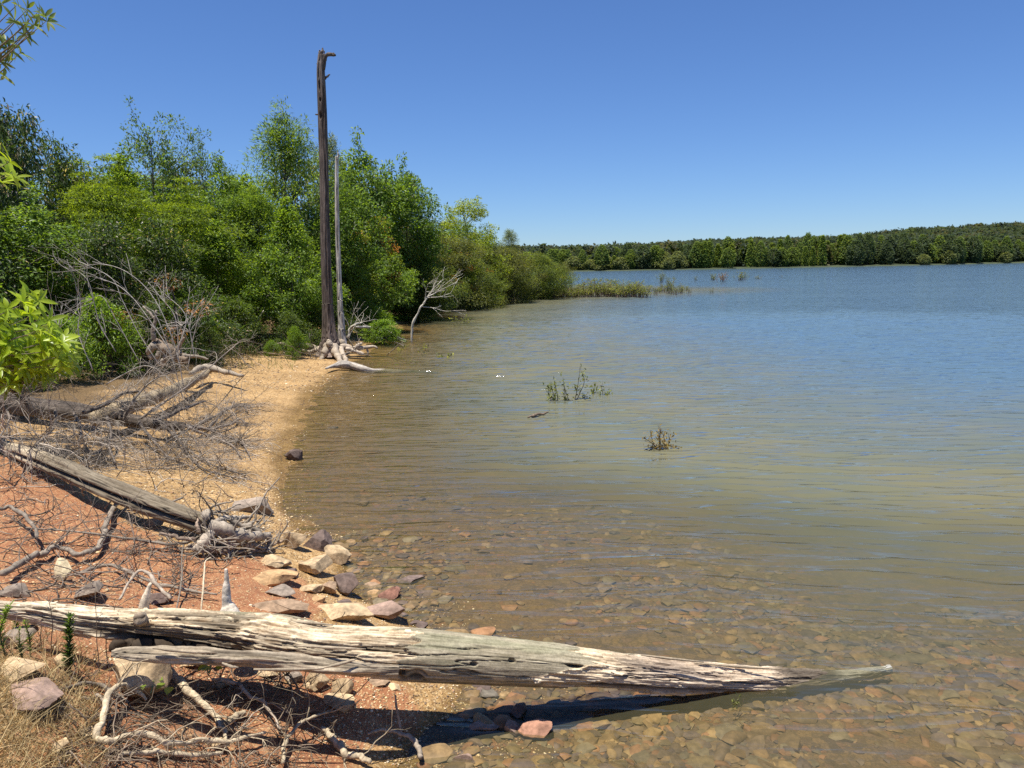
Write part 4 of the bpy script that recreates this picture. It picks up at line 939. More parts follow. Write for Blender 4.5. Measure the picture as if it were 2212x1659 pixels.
lone('driftwood_branch', 'broken forked branch lying on the sand right of the dead brush', 'driftwood', [(412,806,.50,4),(440,793,.52,7),(470,797,.48,6.5),(500,806,.44,5),(524,812,.42,4)], GREY * .9, kids=4, seed=24)
lone('driftwood_log', 'pale weathered log lying behind the dead brush pointing at the beach', 'log', [(205,905,.52,15),(270,880,.52,14),(330,858,.50,12),(390,836,.46,10),(430,815,.44,8),(455,800,.43,4)], np.array([.28, .22, .14]), M_LOG, 60, 24, seed=25)
lone('stick', 'thin dark stick lying on the sand left of the dead trunk roots', 'stick', [(543,760,.30,1.6),(580,763,.28,1.5),(631,770,.24,1)], BROWN, kids=2, seed=26)
lone('stick', 'forked dark stick floating on the water beyond the brown flooded sprig', 'stick', [(1140,902,.02,1.6),(1152,897,.03,3),(1170,894,.03,2.4),(1184,890,.05,1.6)], BROWN, seed=27)
lone('stick', 'thin twig standing out of the water right of the driftwood log', 'stick', [(835,768,-.05,1),(850,755,.2,1),(862,742,.42,.6)], WH * .6, seed=28, kids=2, kl=.3)
lone('stick', 'pale bent twig lying on the beach left of the tall dead trunk', 'stick', [(585,745,.3,1.6),(600,735,.45,1.4),(590,760,.3,1.2)], WH, seed=29)
# old stump with upright stub behind the brush
st = thing('tree_stump', 'grey gnarled upturned stump with one upright stub behind the dead brush', 'stump', tuple(gp(370, 770)))
rng = np.random.default_rng(30); g = G(); p_, r_ = uvy([(330,737,14.2,5),(345,747,14.1,9),(365,758,14,10),(385,769,14,9),(400,780,13.9,6)]); stick(g, p_, r_, 40, 20, np.array([.20, .15, .105]), rng, .38); g.build('trunk', M_GREYWOOD, st)
g = G(); p_, r_ = uvy([(378,765,14,4),(388,745,14,4),(398,729,14,2.8)]); stick(g, p_, r_, 12, 8, BROWN * 1.4, rng); g.build('branch_stub', M_GREYWOOD, st)
for q in ([(335,745,8),(322,760,6),(325,775,3)], [(360,765,7),(355,780,6),(348,792,3)], [(385,772,6),(400,768,4),(430,770,3),(450,776,2)], [(345,760,6),(340,775,5),(345,788,3)], [(330,735,5),(328,715,4),(333,700,3),(338,670,2)], [(335,690,2.2),(322,675,2),(308,662,1.5)]):
    g = G(); p_, r_ = uvy([(a, b, 14, c) for a, b, c in q]); stick(g, p_, r_, 16, 8, GREY * rng.uniform(.6, 1), rng, .15); g.build('root', M_GREYWOOD, st)

# ---- the fallen dead tree: dark trunk and a spray of bare branches
dt = thing('fallen_tree', 'tangled crown of a fallen dead tree with dark trunk sprawled over the bank', 'dead tree', tuple(gp(300, 930)))
rng = np.random.default_rng(31)
g = G(); DTP = [(-80,850,.20,19),(0,866,.22,19),(70,880,.22,18),(140,888,.22,18),(220,898,.22,16),(280,908,.22,13),(340,917,.22,10),(400,921,.20,7)]
P_ = np.array([gph(a, b, c) for a, b, c, d in DTP]); r_ = np.array([q[3] for q in DTP]) * KP / FPX * np.linalg.norm(P_ - CAM, axis=1)
def dtd(S, A, R_): dtd.k = fbm(S * 5, np.cos(A) * R_ * 60, np.sin(A) * R_ * 60, 151, 3); return .02 * fbm(S * 2, np.cos(A) * R_ * 22, np.sin(A) * R_ * 22, 153, 4, .6)
def dtc(S, A, R_, d): k = np.clip(.4 + .9 * dtd.k, 0, 1)[..., None]; return np.array([.04, .032, .026]) * (1 - k) + np.array([.15, .12, .095]) * k
weathered_log(g, P_, r_, 260, 48, 9, dtc, dtd); g.build('trunk', M_BARK, dt)
MAIN = [[(400,921,.70,8),(450,925,.62,7),(500,915,.58,5.5),(515,906,.56,4),(535,915,.55,2)], [(330,915,.74,8),(370,895,.80,7),(420,873,.82,5),(445,866,.80,3)], [(180,892,.9,8),(230,872,1.0,7),(265,850,1.05,6),(300,845,1.05,4)], [(405,922,.7,7),(455,945,.55,5),(500,960,.45,4),(520,985,.56,2.5)],
        [(420,921,.68,6),(470,895,.64,4.5),(520,875,.6,3.5),(535,890,.55,1.6)], [(230,900,.86,6),(240,930,.75,5),(235,965,.66,4),(250,1000,.58,2.5)], [(300,912,.78,6),(330,950,.66,5),(360,985,.54,4),(420,1012,.42,2.5)], [(120,888,.93,6),(115,920,.85,5),(90,950,.80,4),(60,975,.77,2)],
        [(350,918,.73,6),(395,960,.58,4.5),(450,1000,.44,3.5),(530,1027,.32,3)], [(60,880,.97,6),(40,855,1.1,5),(25,838,1.2,4),(65,835,1.2,3)], [(270,908,.82,5),(285,870,1.05,4.5),(325,825,1.3,3.5),(380,800,1.45,2)], [(430,922,.66,5),(480,940,.56,4),(520,955,.48,3),(540,985,.56,1.6)],
        [(450,925,.63,5),(490,885,.62,4),(520,872,.55,2.4),(545,880,.56,1.2)], [(160,890,.91,5),(175,930,.80,4),(170,960,.74,3),(190,985,.68,2)], [(10,870,1,5),(20,905,.95,4),(0,940,.92,3),(-30,965,.9,2)], [(370,920,.72,5),(410,985,.52,4),(445,1015,.42,3),(500,1030,.34,2)],
        [(300,905,.8,5),(340,880,.95,4),(410,830,1.1,3.2),(480,770,1.15,2.2),(520,735,1.2,1.2)]]
for q in MAIN:
    g = G(); p_ = np.array([gph(a, b, max(.04, c - .5)) for a, b, c, d in q]); r_ = np.array([d for a, b, c, d in q]) * KP / FPX * np.linalg.norm(p_ - CAM, axis=1) * .52; c = np.array([.17, .14, .115]) * rng.uniform(.6, 1.3); stick(g, p_, r_, 22, 7, c, rng, .14)
    X = spline(p_, 30)
    for k in range(30):
        i = rng.integers(3, 29); t_ = unit(X[i] - X[i - 1]); a = unit(np.cross(t_, rng.normal(0, 1, 3)))
        branchy(rng, g, X[i], t_ * rng.uniform(.3, 1) + a * .8, rng.uniform(.25, .75), rng.uniform(.003, .0065), 2, 4, np.array([.32, .27, .215]) * rng.uniform(.35, 1.5), .20, .75, 0, .3, 4, .6, .62, floor=True)
    g.build('branch', M_TWIG, dt)
# bare white thicket standing behind it
th = thing('dead_shrub', 'thicket of thin bare white arching stems behind the fallen dead tree', 'dead shrub', tuple(gp(300, 850)))
for k, q in enumerate(([(395,860,1.6),(370,770,1.6),(345,700,1.4),(330,670,1)], [(400,850,1.8),(375,740,1.7),(330,640,1.4),(270,585,1.1),(200,565,.8)], [(345,790,1.6),(300,720,1.4),(265,650,1.2),(240,600,1),(170,565,.7)], [(405,800,1.4),(420,720,1.1),(440,650,.7)],
    [(250,760,1.6),(215,700,1.4),(195,620,1.2),(180,595,.9),(150,575,.6)], [(370,760,1.6),(300,660,1.3),(260,620,1),(215,600,.7)], [(300,780,1.5),(250,690,1.3),(220,640,1),(190,650,.6)], [(385,780,1.6),(380,690,1.4),(345,640,1.2),(320,610,.8)],
    [(200,800,1.6),(170,720,1.4),(175,660,1),(165,620,.7)], [(390,740,1.4),(405,690,1.2),(400,700,.6)], [(420,770,1.4),(400,680,1.1),(350,630,.7)], [(230,830,2),(310,790,1.8),(360,815,1.6),(400,860,1.2)], [(170,790,1.6),(140,740,1.2),(120,690,.9),(110,650,.6)])):
    g = G(); yy = 12.2 + .25 * (k % 4); p_, r_ = uvy([(a, b, yy, c * .62) for a, b, c in q]); c = np.array([.44, .40, .35]) * rng.uniform(.75, 1.15); stick(g, p_, r_, 20, 5, c, rng, .1)
    for j in range(8): i = rng.integers(1, len(p_)); branchy(rng, g, p_[i - 1] * .4 + p_[i] * .6, unit(p_[i] - p_[i - 1]) + rng.normal(0, .5, 3), rng.uniform(.3, .8), .0042, 1, 3, c * .9, .16)
    g.build('stem', M_TWIG, th)

# ------------------------------------------------------------------ rocks
import bmesh
_ico = {}
def ico(sub):
    if sub not in _ico:
        bm = bmesh.new(); bmesh.ops.create_icosphere(bm, subdivisions=sub, radius=1); bm.verts.ensure_lookup_table()
        _ico[sub] = (np.array([v.co[:] for v in bm.verts]), np.array([[v.index for v in f.verts] for f in bm.faces])); bm.free()
    return _ico[sub]
def rock_geo(rng, sub=4, cuts=11, rough=.035, flat=.75):
    V, T = ico(sub); V = V.copy()
    for k in range(cuts):
        n = unit(rng.normal(0, 1, 3) * [1, 1, flat]); h = rng.uniform(.36, .74); e = np.maximum(V @ n - h, 0); V = V - e[:, None] * n
    o = rng.uniform(0, 50); nrm = unit(V)
    V = V + nrm * (rough * fbm(V[:, 0] * 3 + o, V[:, 1] * 3, V[:, 2] * 3, 5, 4, .6))[:, None]
    V[:, 2] -= .0; V /= np.abs(V).max(0); return V, T
TANR, ORR, PUR, GRR, BRR, PINK = (.46, .335, .195), (.44, .28, .14), (.17, .122, .100), (.25, .20, .155), (.30, .205, .13), (.30, .205, .155)
def rock(u, v, w, h, col, label, seed, depth=.75, sink=.25, sub=4, group=None, yaw=None, cuts=11):
    """u, v = middle of the foot as seen; w, h seen size in reading pixels"""
    rng = np.random.default_rng(seed); p = gp(u, v); s = KP / FPX * np.linalg.norm(p - CAM); wx = w * s / 2 * 1.1
    el = math.asin(min(.95, (CAM[2] - p[2]) / np.linalg.norm(p - CAM))); dy = wx * depth
    hz = max(.25 * wx, (h * s - 2 * dy * math.sin(el) * .75) / math.cos(el) / (2 - sink * 2) * 1.05)
    V, T = rock_geo(rng, sub, cuts); a = rng.uniform(-.4, .4) if yaw is None else yaw
    V = V * [wx * 1.04, dy, hz]; V = np.stack([V[:, 0] * math.cos(a) - V[:, 1] * math.sin(a), V[:, 0] * math.sin(a) + V[:, 1] * math.cos(a), V[:, 2]], 1)
    V = V + p + [0, dy * .8, hz * (1 - 2 * sink)]
    k = fbm(V[:, 0] * 14, V[:, 1] * 14, V[:, 2] * 30, seed, 4, .6)[:, None]; st = vn(V[:, 0] * 6, V[:, 1] * 6, V[:, 2] * 55, seed + 4)[:, None]
    c = np.array(col) * (1 + .55 * k + .18 * st); g = G(); g.add(V, None, T, np.clip(c, .02, 1))
    o = g.build('rock', M_ROCK, origin=p, smooth=True)
    try: o.data.set_sharp_from_angle(angle=R(28))
    except Exception: pass
    return tag(o, label, 'rock', group or 'rocks along the water edge')
ROCKS = [
 (536,1109,78,42,GRR,'flat grey slab half buried in sand beyond the upturned roots',.8,.35), (630,1190,50,44,TANR,'tan-brown stone left of the dark purple stone at the water edge',.8,.2),
 (684,1190,66,46,PUR,'dark purple stone at the water edge, right of the tan-brown stone',.8,.2), (727,1220,48,46,TANR,'tan stone with dark underside touching the water below the dark purple stone',.8,.25),
 (672,1244,66,40,TANR,'flat-topped tan stone in the middle of the rock group',.8,.25), (586,1225,62,28,TANR,'pale pointed stone at the top left of the rock group',.7,.3),
 (592,1233,32,20,TANR,'small pale stone in front of the pale pointed stone',.8,.3), (580,1266,86,42,ORR,'large orange-tan stone at the left of the rock group',.75,.25),
 (598,1288,68,20,GRR,'flat brown-grey stone just below the large orange-tan stone',.7,.35), (668,1281,42,24,TANR,'small bright tan stone left of the brown pair',.8,.25),
 (705,1284,46,30,BRR,'brown stone touching the tall dark reddish stone',.8,.25), (748,1290,62,52,PUR,'tall angular dark reddish stone at the water edge',.8,.2),
 (800,1276,44,20,BRR,'low brown stone awash in the shallows',.8,.45), (808,1290,42,20,ORR,'low orange stone awash beside the low brown stone',.8,.45),
 (843,1299,48,36,(.26,.13,.09),'wet reddish pointed stone standing in the shallows',.75,.3), (605,1332,104,34,BRR,'long brown buried stone behind the log peg',.6,.4),
 (728,1340,124,50,TANR,'largest tan stone tucked behind the big log',.6,.3), (828,1344,90,46,PINK,'pinkish purple stone right of the largest tan stone',.7,.3),
 (742,1312,36,20,PUR,'little dark stone between the tall reddish stone and the largest tan stone',.8,.3), (655,1225,20,14,TANR,'tiny tan chip above the flat-topped tan stone',.7,.3),
 (885,1262,60,24,PUR,'dark wet stone just under the surface right of the reddish pointed stone',.7,.5), (915,1290,46,20,PUR,'second dark wet stone under the surface, farther from shore',.7,.55),
 (622,1250,34,22,PUR,'small purple stone behind the large orange-tan stone',.8,.3), (690,1302,30,16,ORR,'small orange stone below the brown pair',.8,.35),
 (628,1478,36,26,GRR,'small greyish block directly under the big log',.8,.25), (680,1490,42,38,TANR,'upright tan stone under the big log',.8,.25), (727,1503,54,46,TANR,'broad tan stone under the big log, right of the upright tan stone',.8,.25),
 (667,1493,30,17,TANR,'narrow pale stone below the upright tan stone',.7,.3), (725,1537,56,40,TANR,'pale squarish stone lying below the broad tan stone',.85,.35), (568,1465,42,18,TANR,'rounded pale stone half buried under the hanging bark slab',.8,.35),
 (474,1491,46,28,TANR,'pale domed stone by the green vine leaves',.8,.3), (440,1492,24,18,ORR,'small orange stone left of the pale domed stone',.8,.3), (812,1485,44,18,BRR,'brown stone at the gravel edge beneath the log',.8,.3),
 (288,1524,136,104,TANR,'big angular tan boulder shaded by the log',.8,.15), (48,1549,108,62,PINK,'purplish boulder at the bottom left corner',.8,.2), (24,1468,70,46,TANR,'grey-tan boulder on the left edge above the purplish boulder',.8,.25),
 (134,1448,38,30,TANR,'small tan stone beside the dark green sprig',.8,.25), (20,1400,60,44,GRR,'dark stone under the left end of the big log',.8,.2), (395,1445,60,24,TANR,'weathered tan stone under the left part of the hanging slab',.8,.3),
 (462,1622,46,26,TANR,'tan stone among twigs at the bottom left',.8,.3), (118,1628,34,22,TANR,'pale pebble among dry grass at the bottom left',.8,.25), (182,1590,32,18,TANR,'smaller pale pebble right of the other in dry grass',.8,.25),
 (130,1255,34,44,(.55,.45,.28),'pale upright stone behind the left part of the log',.7,.25), (180,1300,56,40,GRR,'grey stone behind the left part of the log',.8,.25), (340,1310,60,34,PUR,'purple stone behind the short log stub',.8,.3),
 (1052,1588,68,26,PINK,'flat wedge-shaped pink stone at the edge of the log shadow',.6,.25), (1106,1590,38,32,PINK,'small pink stone between the wedge stone and the wet red-topped stone',.8,.2), (1148,1608,74,50,(.38,.20,.13),'wet orange-red stone with dry pale top in the shallows',.8,.2),
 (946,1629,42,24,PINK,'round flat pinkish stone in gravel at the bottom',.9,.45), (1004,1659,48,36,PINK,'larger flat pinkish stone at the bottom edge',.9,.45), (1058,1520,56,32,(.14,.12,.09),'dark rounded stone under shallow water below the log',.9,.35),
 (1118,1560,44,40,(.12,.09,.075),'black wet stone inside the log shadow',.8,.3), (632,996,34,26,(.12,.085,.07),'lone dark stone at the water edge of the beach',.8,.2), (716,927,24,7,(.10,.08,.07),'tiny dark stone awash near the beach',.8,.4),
 (20,1290,50,30,GRR,'grey stone at the left edge behind the log',.8,.3), (330,1140,40,22,TANR,'tan stone in the shadow of the leaning grey log',.8,.3), (845,1497,60,14,TANR,'pale sliver of stone in the gravel under the log',.6,.45),
]
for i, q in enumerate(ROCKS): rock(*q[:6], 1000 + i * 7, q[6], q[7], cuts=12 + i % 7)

# stones on the lake bed (countless) and loose gravel
rng = np.random.default_rng(201); g = G(); SV = [rock_geo(np.random.default_rng(400 + k), 2, 8, .05, .6) for k in range(14)]; SW = [rock_geo(np.random.default_rng(400 + k), 1, 6, .05, .6) for k in range(14)]
PAL = np.array([(.19,.125,.06), (.22,.14,.065), (.16,.11,.065), (.14,.10,.07), (.12,.085,.068), (.25,.165,.075), (.23,.12,.055), (.16,.125,.075), (.18,.13,.065)])
def scatter(g, rng, n, ureg, vreg, size, smin, flat, dens=None, sdmin=-9, sdmax=9, pal=PAL, near=None):
    k = 0; m = 0
    u = rng.uniform(*ureg, n * 3); v = vreg[0] + (vreg[1] - vreg[0]) * rng.uniform(0, 1, n * 3) ** .8
    d = cF * FPX + cR[None] * ((u - 1106) * KP)[:, None] + cU[None] * ((829.5 - v) * KP)[:, None]
    P = CAM + d * ((-.1 - CAM[2]) / d[:, 2])[:, None]; z = hfast(P[:, 0], P[:, 1]); P[:, 2] = z; sd_ = sdist(P[:, 0], P[:, 1])
    ok = (sd_ > sdmin) & (sd_ < sdmax)
    if dens is not None: ok &= rng.uniform(0, 1, len(u)) < dens(P[:, 0], P[:, 1], sd_)
    for q in np.nonzero(ok)[0][:n]:
        s = smin + (size - smin) * rng.beta(.9, 5.5); V, T = (SV if s > .03 else SW)[rng.integers(14)]; a = rng.uniform(0, 6.28)
        W = V * [s, s * rng.uniform(.55, .95), s * flat * rng.uniform(.6, 1.2)]
        W = np.stack([W[:, 0] * math.cos(a) - W[:, 1] * math.sin(a), W[:, 0] * math.sin(a) + W[:, 1] * math.cos(a), W[:, 2]], 1)
        c = pal[rng.integers(len(pal))] * rng.uniform(.7, 1.3)
        g.add(W + P[q] + [0, 0, s * flat * .25], None, T, np.clip(c * (1 + .25 * W[:, 2:3] / s), .01, 1))
scatter(g, rng, 6500, (640, 2350), (1060, 1700), .14, .010, .32, lambda x, y, s: np.clip(.30 + 1.3 * vn(x * 1.1, y * 1.1, 0, 77) + .35 * (x > .2), .05, 1), -3.2, -.03)
o = kind(g.build('lakebed_stones', M_STONE), 'stuff'); o['label'] = 'brown and purple stones covering the shallow lake bed'
try: o.data.set_sharp_from_angle(angle=R(40))
except Exception: pass
rng = np.random.default_rng(202); g = G(); GP = np.array([(.50,.36,.19), (.58,.44,.25), (.40,.26,.12), (.28,.18,.10), (.62,.52,.36), (.34,.20,.11), (.20,.14,.10)]); SV = [rock_geo(np.random.default_rng(500 + k), 1, 5, .05, .6) for k in range(14)]
scatter(g, rng, 5200, (560, 1300), (1080, 1700), .016, .005, .55, lambda x, y, s: np.exp(-(s / .45) ** 2), -.6, 1.2, GP)
scatter(g, rng, 2600, (0, 900), (1000, 1700), .026, .005, .55, lambda x, y, s: np.clip(.5 + .9 * vn(x * 2, y * 2, 0, 79), 0, 1), .3, 6, GP)
scatter(g, rng, 2600, (300, 760), (820, 1200), .030, .008, .5, None, -.2, 3, GP)
scatter(g, rng, 900, (380, 760), (745, 1150), .035, .008, .3, lambda x, y, s: np.exp(-((s - .75 - .25 * vn(x * .8, y * .8, 0, 5)) / .10) ** 2), -.2, 3.5, np.array([(.10, .07, .045), (.15, .10, .06), (.07, .05, .035)]))
scatter(g, rng, 1500, (430, 740), (745, 860), .055, .014, .45, None, -.1, 3.5, GP)
o = kind(g.build('gravel', M_ROCK), 'stuff'); o['label'] = 'loose tan gravel along the water edge'

# ------------------------------------------------------------------ roots, sticks and twigs on the bank
SEEDK = [300]
def groundstick(name, label, cat, pts, col, lift=.02, n=30, sides=9, kids=0, kl=.25, group=None):
    SEEDK[0] += 1; rng = np.random.default_rng(SEEDK[0]); g = G(); p_, r_ = ontop(pts, lift); r_ = r_ * .66; stick(g, p_, r_, n, sides, col, rng, .16)
    for k in range(kids):
        i = rng.integers(1, len(p_)); branchy(rng, g, p_[i], unit(p_[i] - p_[i - 1]) * .6 + rng.normal(0, .6, 3) + [0, 0, .3], kl * rng.uniform(.5, 1.3), .0035, 1, 3, np.asarray(col) * rng.uniform(.6, 1), .25, floor=True)
    o = g.build(name, M_GREYWOOD, origin=p_[0]); return tag(o, label, cat, group)
PR = np.array([.52, .42, .28]); GR_ = np.array([.31, .255, .195])
DG = 'roots and sticks littering the bank'
groundstick('root', 'thick pale root running from under the hanging slab down to the twigs', 'root', [(298,1424,6,.10),(330,1428,7,.12),(345,1447,8,.10),(368,1478,9,.06),(400,1508,10,.05),(430,1535,9,.04),(462,1560,9,.03),(482,1585,7,.02),(490,1612,5,.01)], PR, n=60, sides=12, kids=3, group=DG)
groundstick('root', 'pale root bent in a loop at the bottom left', 'root', [(318,1538,4,.05),(290,1528,7,.08),(262,1533,8,.10),(240,1556,8,.10),(224,1584,9,.05),(210,1610,9,.03),(222,1622,10,.03),(262,1622,8,.04),(315,1615,8,.05),(352,1632,8,.05),(395,1636,7,.05),(440,1628,7,.05),(490,1630,6,.05),(535,1622,5,.06),(575,1607,4,.05)], PR * 1.05, n=90, sides=12, kids=4, group=DG)
groundstick('root', 'pale root along the bottom edge below the loop', 'root', [(255,1648,5),(310,1640,7),(370,1642,7),(430,1645,6),(480,1640,5)], PR, n=40, sides=10, kids=3, group=DG)
groundstick('root', 'mottled thick root leaving the bottom edge right of the twigs', 'root', [(696,1584,6),(712,1600,9),(728,1620,10),(750,1640,10),(775,1652,9),(800,1662,8)], PR * .85, n=40, sides=12, kids=2, group=DG)
groundstick('stick', 'forked grey stick standing on gravel at the bottom centre', 'stick', [(796,1608,3),(815,1601,4),(850,1604,5),(872,1612,6),(892,1622,7),(904,1640,7),(910,1662,7)], GR_, lift=.05, n=40, group=DG)
groundstick('stick', 'upright prong of the forked stick at the bottom centre', 'stick', [(868,1610,4,.05),(862,1595,4,.10),(858,1585,3,.15),(857,1576,2,.19)], GR_, n=14, group=DG)
groundstick('root', 'grey root curling from the vine leaves towards the log shadow', 'root', [(460,1490,4,.05),(485,1495,5,.05),(515,1502,5,.05),(527,1515,5,.05),(545,1528,5,.05),(570,1543,5,.05),(590,1565,4,.04),(608,1592,4,.03)], GR_ * 1.3, n=40, kids=5, group=DG)
groundstick('stick', 'thick broken stub lying in the log shadow', 'stick', [(478,1578,8),(500,1570,9),(527,1552,9)], PR * .75, n=24, sides=12, group=DG)
groundstick('stick', 'long straight thin stick leaning across the roots', 'stick', [(340,1510,4,.16),(372,1478,4.5,.15),(395,1462,4.5,.13),(432,1448,4,.12),(470,1446,3,.10),(520,1436,2,.09)], GR_ * .9, n=30, kids=3, group=DG)
groundstick('stick', 'brown stick rising from the bottom edge through the twigs', 'stick', [(612,1662,6),(618,1630,6,.05),(640,1612,5,.08),(665,1598,4,.10),(712,1582,2.5,.10)], PR * .8, n=30, kids=5, group=DG)
groundstick('root', 'dark thin root in the shade of the big boulder', 'root', [(145,1500,4),(180,1492,5),(212,1494,6),(240,1505,6),(262,1520,5),(278,1530,4)], GR_ * .7, n=30, kids=4, group=DG)
groundstick('root', 'second grey root below the dark thin root', 'root', [(210,1512,4),(225,1530,5),(232,1555,4),(236,1575,3)], GR_, n=24, kids=3, group=DG)
groundstick('twig', 'thin twig leaning on the camera side of the big log', 'twig', [(428,1450,2,.02),(440,1415,2.4,.20),(450,1385,2.6,.32),(455,1364,2.4,.40),(468,1358,2,.42)], PR * 1.1, n=24, group=DG)
groundstick('branch', 'knotted dark branch bending over the clay behind the log', 'branch', [(8,1262,9),(40,1245,8),(75,1222,8),(100,1215,7),(115,1203,6),(140,1205,6),(165,1218,7),(195,1212,7),(215,1200,7),(225,1180,8),(228,1155,8),(240,1128,7),(252,1108,6),(270,1098,4)], GR_ * .8, lift=.05, n=80, sides=10, kids=12, kl=.4, group=DG)
groundstick('branch', 'arched dark branch left of the knotted branch', 'branch', [(0,1130,5),(30,1128,6),(55,1148,6),(78,1170,5),(85,1195,4)], GR_ * .65, lift=.10, n=30, kids=6, kl=.35, group=DG)
groundstick('branch', 'long thin branch lying behind the short log stub', 'branch', [(165,1258,5),(205,1245,5),(250,1240,5),(300,1262,5),(350,1280,5),(410,1292,4),(470,1300,3)], GR_ * .8, lift=.04, n=40, kids=10, kl=.35, group=DG)
groundstick('branch', 'thin branch running from the upturned roots to the knotted branch', 'branch', [(480,1158,3,.14),(430,1180,4,.06),(380,1192,4,.05),(330,1190,4,.06),(280,1190,3.5,.08),(200,1183,3,.1),(130,1178,2.5,.1),(60,1172,2,.1)], GR_ * .7, n=50, kids=12, kl=.4, group=DG)
groundstick('stick', 'curved stick wrapped round the short log stub', 'stick', [(262,1335,4,.1),(285,1318,4,.16),(305,1308,4,.2),(325,1310,4.5,.2),(345,1325,5,.16),(372,1340,5,.12)], GR_ * 1.2, n=30, kids=2, group=DG)
groundstick('twig', 'dead twig spray on the clay left of the grey peg', 'twig', [(380,1335,2),(395,1290,2.4,.10),(398,1262,2,.18),(402,1245,1.4,.22)], GR_ * .6, n=16, kids=6, kl=.25, group=DG)
groundstick('twig', 'wiry dark twig curl above the log shadow', 'twig', [(640,1560,2.2),(648,1530,2.4,.08),(632,1516,2.2,.12),(620,1508,2,.12),(605,1506,1.6,.08),(600,1520,1.4,.03)], GR_ * .45, n=24, kids=7, kl=.3, group=DG)
groundstick('twig', 'pale thin twig sticking up left of the rounded pale stone', 'twig', [(632,1520,2),(630,1495,2.4),(622,1478,2.4),(612,1465,2.2)], PR * .8, n=16, kids=3, kl=.2, group=DG)
# uncountable small twigs
rng = np.random.default_rng(310); g = G()
def twigfield(n, ureg, vreg, L, r, c0, up=.15, depth=1):
    for k in range(n):
        p = gp(rng.uniform(*ureg), rng.uniform(*vreg)) + [0, 0, .01]
        branchy(rng, g, p, [rng.normal(), rng.normal(), rng.uniform(0, up * 3)], rng.uniform(*L), rng.uniform(*r), depth, 2, np.array(c0) * rng.uniform(.5, 1.6), .28, .8, 0, .25, 4, .6, .6, floor=True, colj=.2)
twigfield(150, (0, 430), (1085, 1320), (.15, .55), (.002, .0055), (.19, .15, .115))
twigfield(80, (240, 420), (1120, 1215), (.12, .35), (.0015, .004), (.20, .165, .13))
twigfield(240, (150, 720), (1480, 1690), (.08, .34), (.0012, .0042), (.19, .145, .10)); twigfield(160, (120, 640), (1470, 1690), (.06, .22), (.001, .0028), (.09, .065, .045))
twigfield(60, (300, 700), (1440, 1500), (.06, .22), (.001, .003), (.17, .12, .09))
twigfield(170, (0, 440), (860, 1060), (.3, .8), (.0025, .006), (.27, .235, .19), .5); twigfield(90, (150, 500), (880, 1030), (.25, .6), (.002, .005), (.14, .115, .09), .35)
twigfield(60, (230, 620), (735, 800), (.3, .9), (.006, .014), (.23, .19, .15), .2)
twigfield(40, (420, 700), (760, 1100), (.08, .35), (.002, .006), (.16, .12, .09), .05)
o = kind(g.build('twig_litter', M_TWIG), 'stuff'); o['label'] = 'fine dry twigs and rootlets littering the bank'

# ------------------------------------------------------------------ grass, sprigs, vine, leafy shrubs near the camera
def blades(n, ureg, vreg, L, w, ca, cb, rng, lean=.45, seg=4):
    g = G()
    for k in range(n):
        p = gp(rng.uniform(*ureg), rng.uniform(*vreg)); l = rng.uniform(*L); d = unit(np.array([rng.normal(0, lean), rng.normal(0, lean), 1])); e = unit(np.array([rng.normal(), rng.normal(), 0])); b = rng.uniform(.1, .7) * l
        tt = np.linspace(0, 1, seg)[:, None]; C = p + d * l * tt + e * b * tt ** 2 - np.array([0, 0, .25 * b]) * tt ** 2; S = np.cross(d, e); S = S * w * rng.uniform(.6, 1.3) * (1 - .9 * tt)
        V = np.stack([C - S, C + S], 1).reshape(-1, 3); i = np.arange(seg - 1)[:, None] * 2; f = rng.uniform(); g.add(V, np.concatenate([i, i + 1, i + 3, i + 2], 1), None, (np.array(ca) * (1 - f) + np.array(cb) * f) * rng.uniform(.7, 1.2))
    return g
rng = np.random.default_rng(320)
g = blades(2300, (-40, 215), (1400, 1690), (.03, .14), .0022, (.28, .235, .095), (.54, .455, .19), rng, .9)
gg = blades(260, (-20, 130), (1330, 1420), (.05, .2), .0014, (.24, .19, .08), (.44, .37, .19), rng, .6); g.V += gg.V; g.C += gg.C; g.Q += [q + g.n for q in gg.Q]; g.n += gg.n
o = kind(g.build('dry_grass', M_GRASS, smooth=False), 'stuff'); o['label'] = 'dry straw-coloured grass matted on the bank at bottom left'
g = blades(1600, (180, 560), (690, 780), (.25, .75), .006, (.16, .15, .05), (.36, .30, .14), rng, .35); gg = blades(700, (300, 640), (715, 800), (.12, .4), .006, (.08, .13, .02), (.20, .24, .06), rng, .4)
g.V += gg.V; g.C += gg.C; g.Q += [q + g.n for q in gg.Q]; g.n += gg.n
o = kind(g.build('dry_grass', M_GRASS, smooth=False), 'stuff'); o['label'] = 'tall dry grass and weeds at the back of the beach'
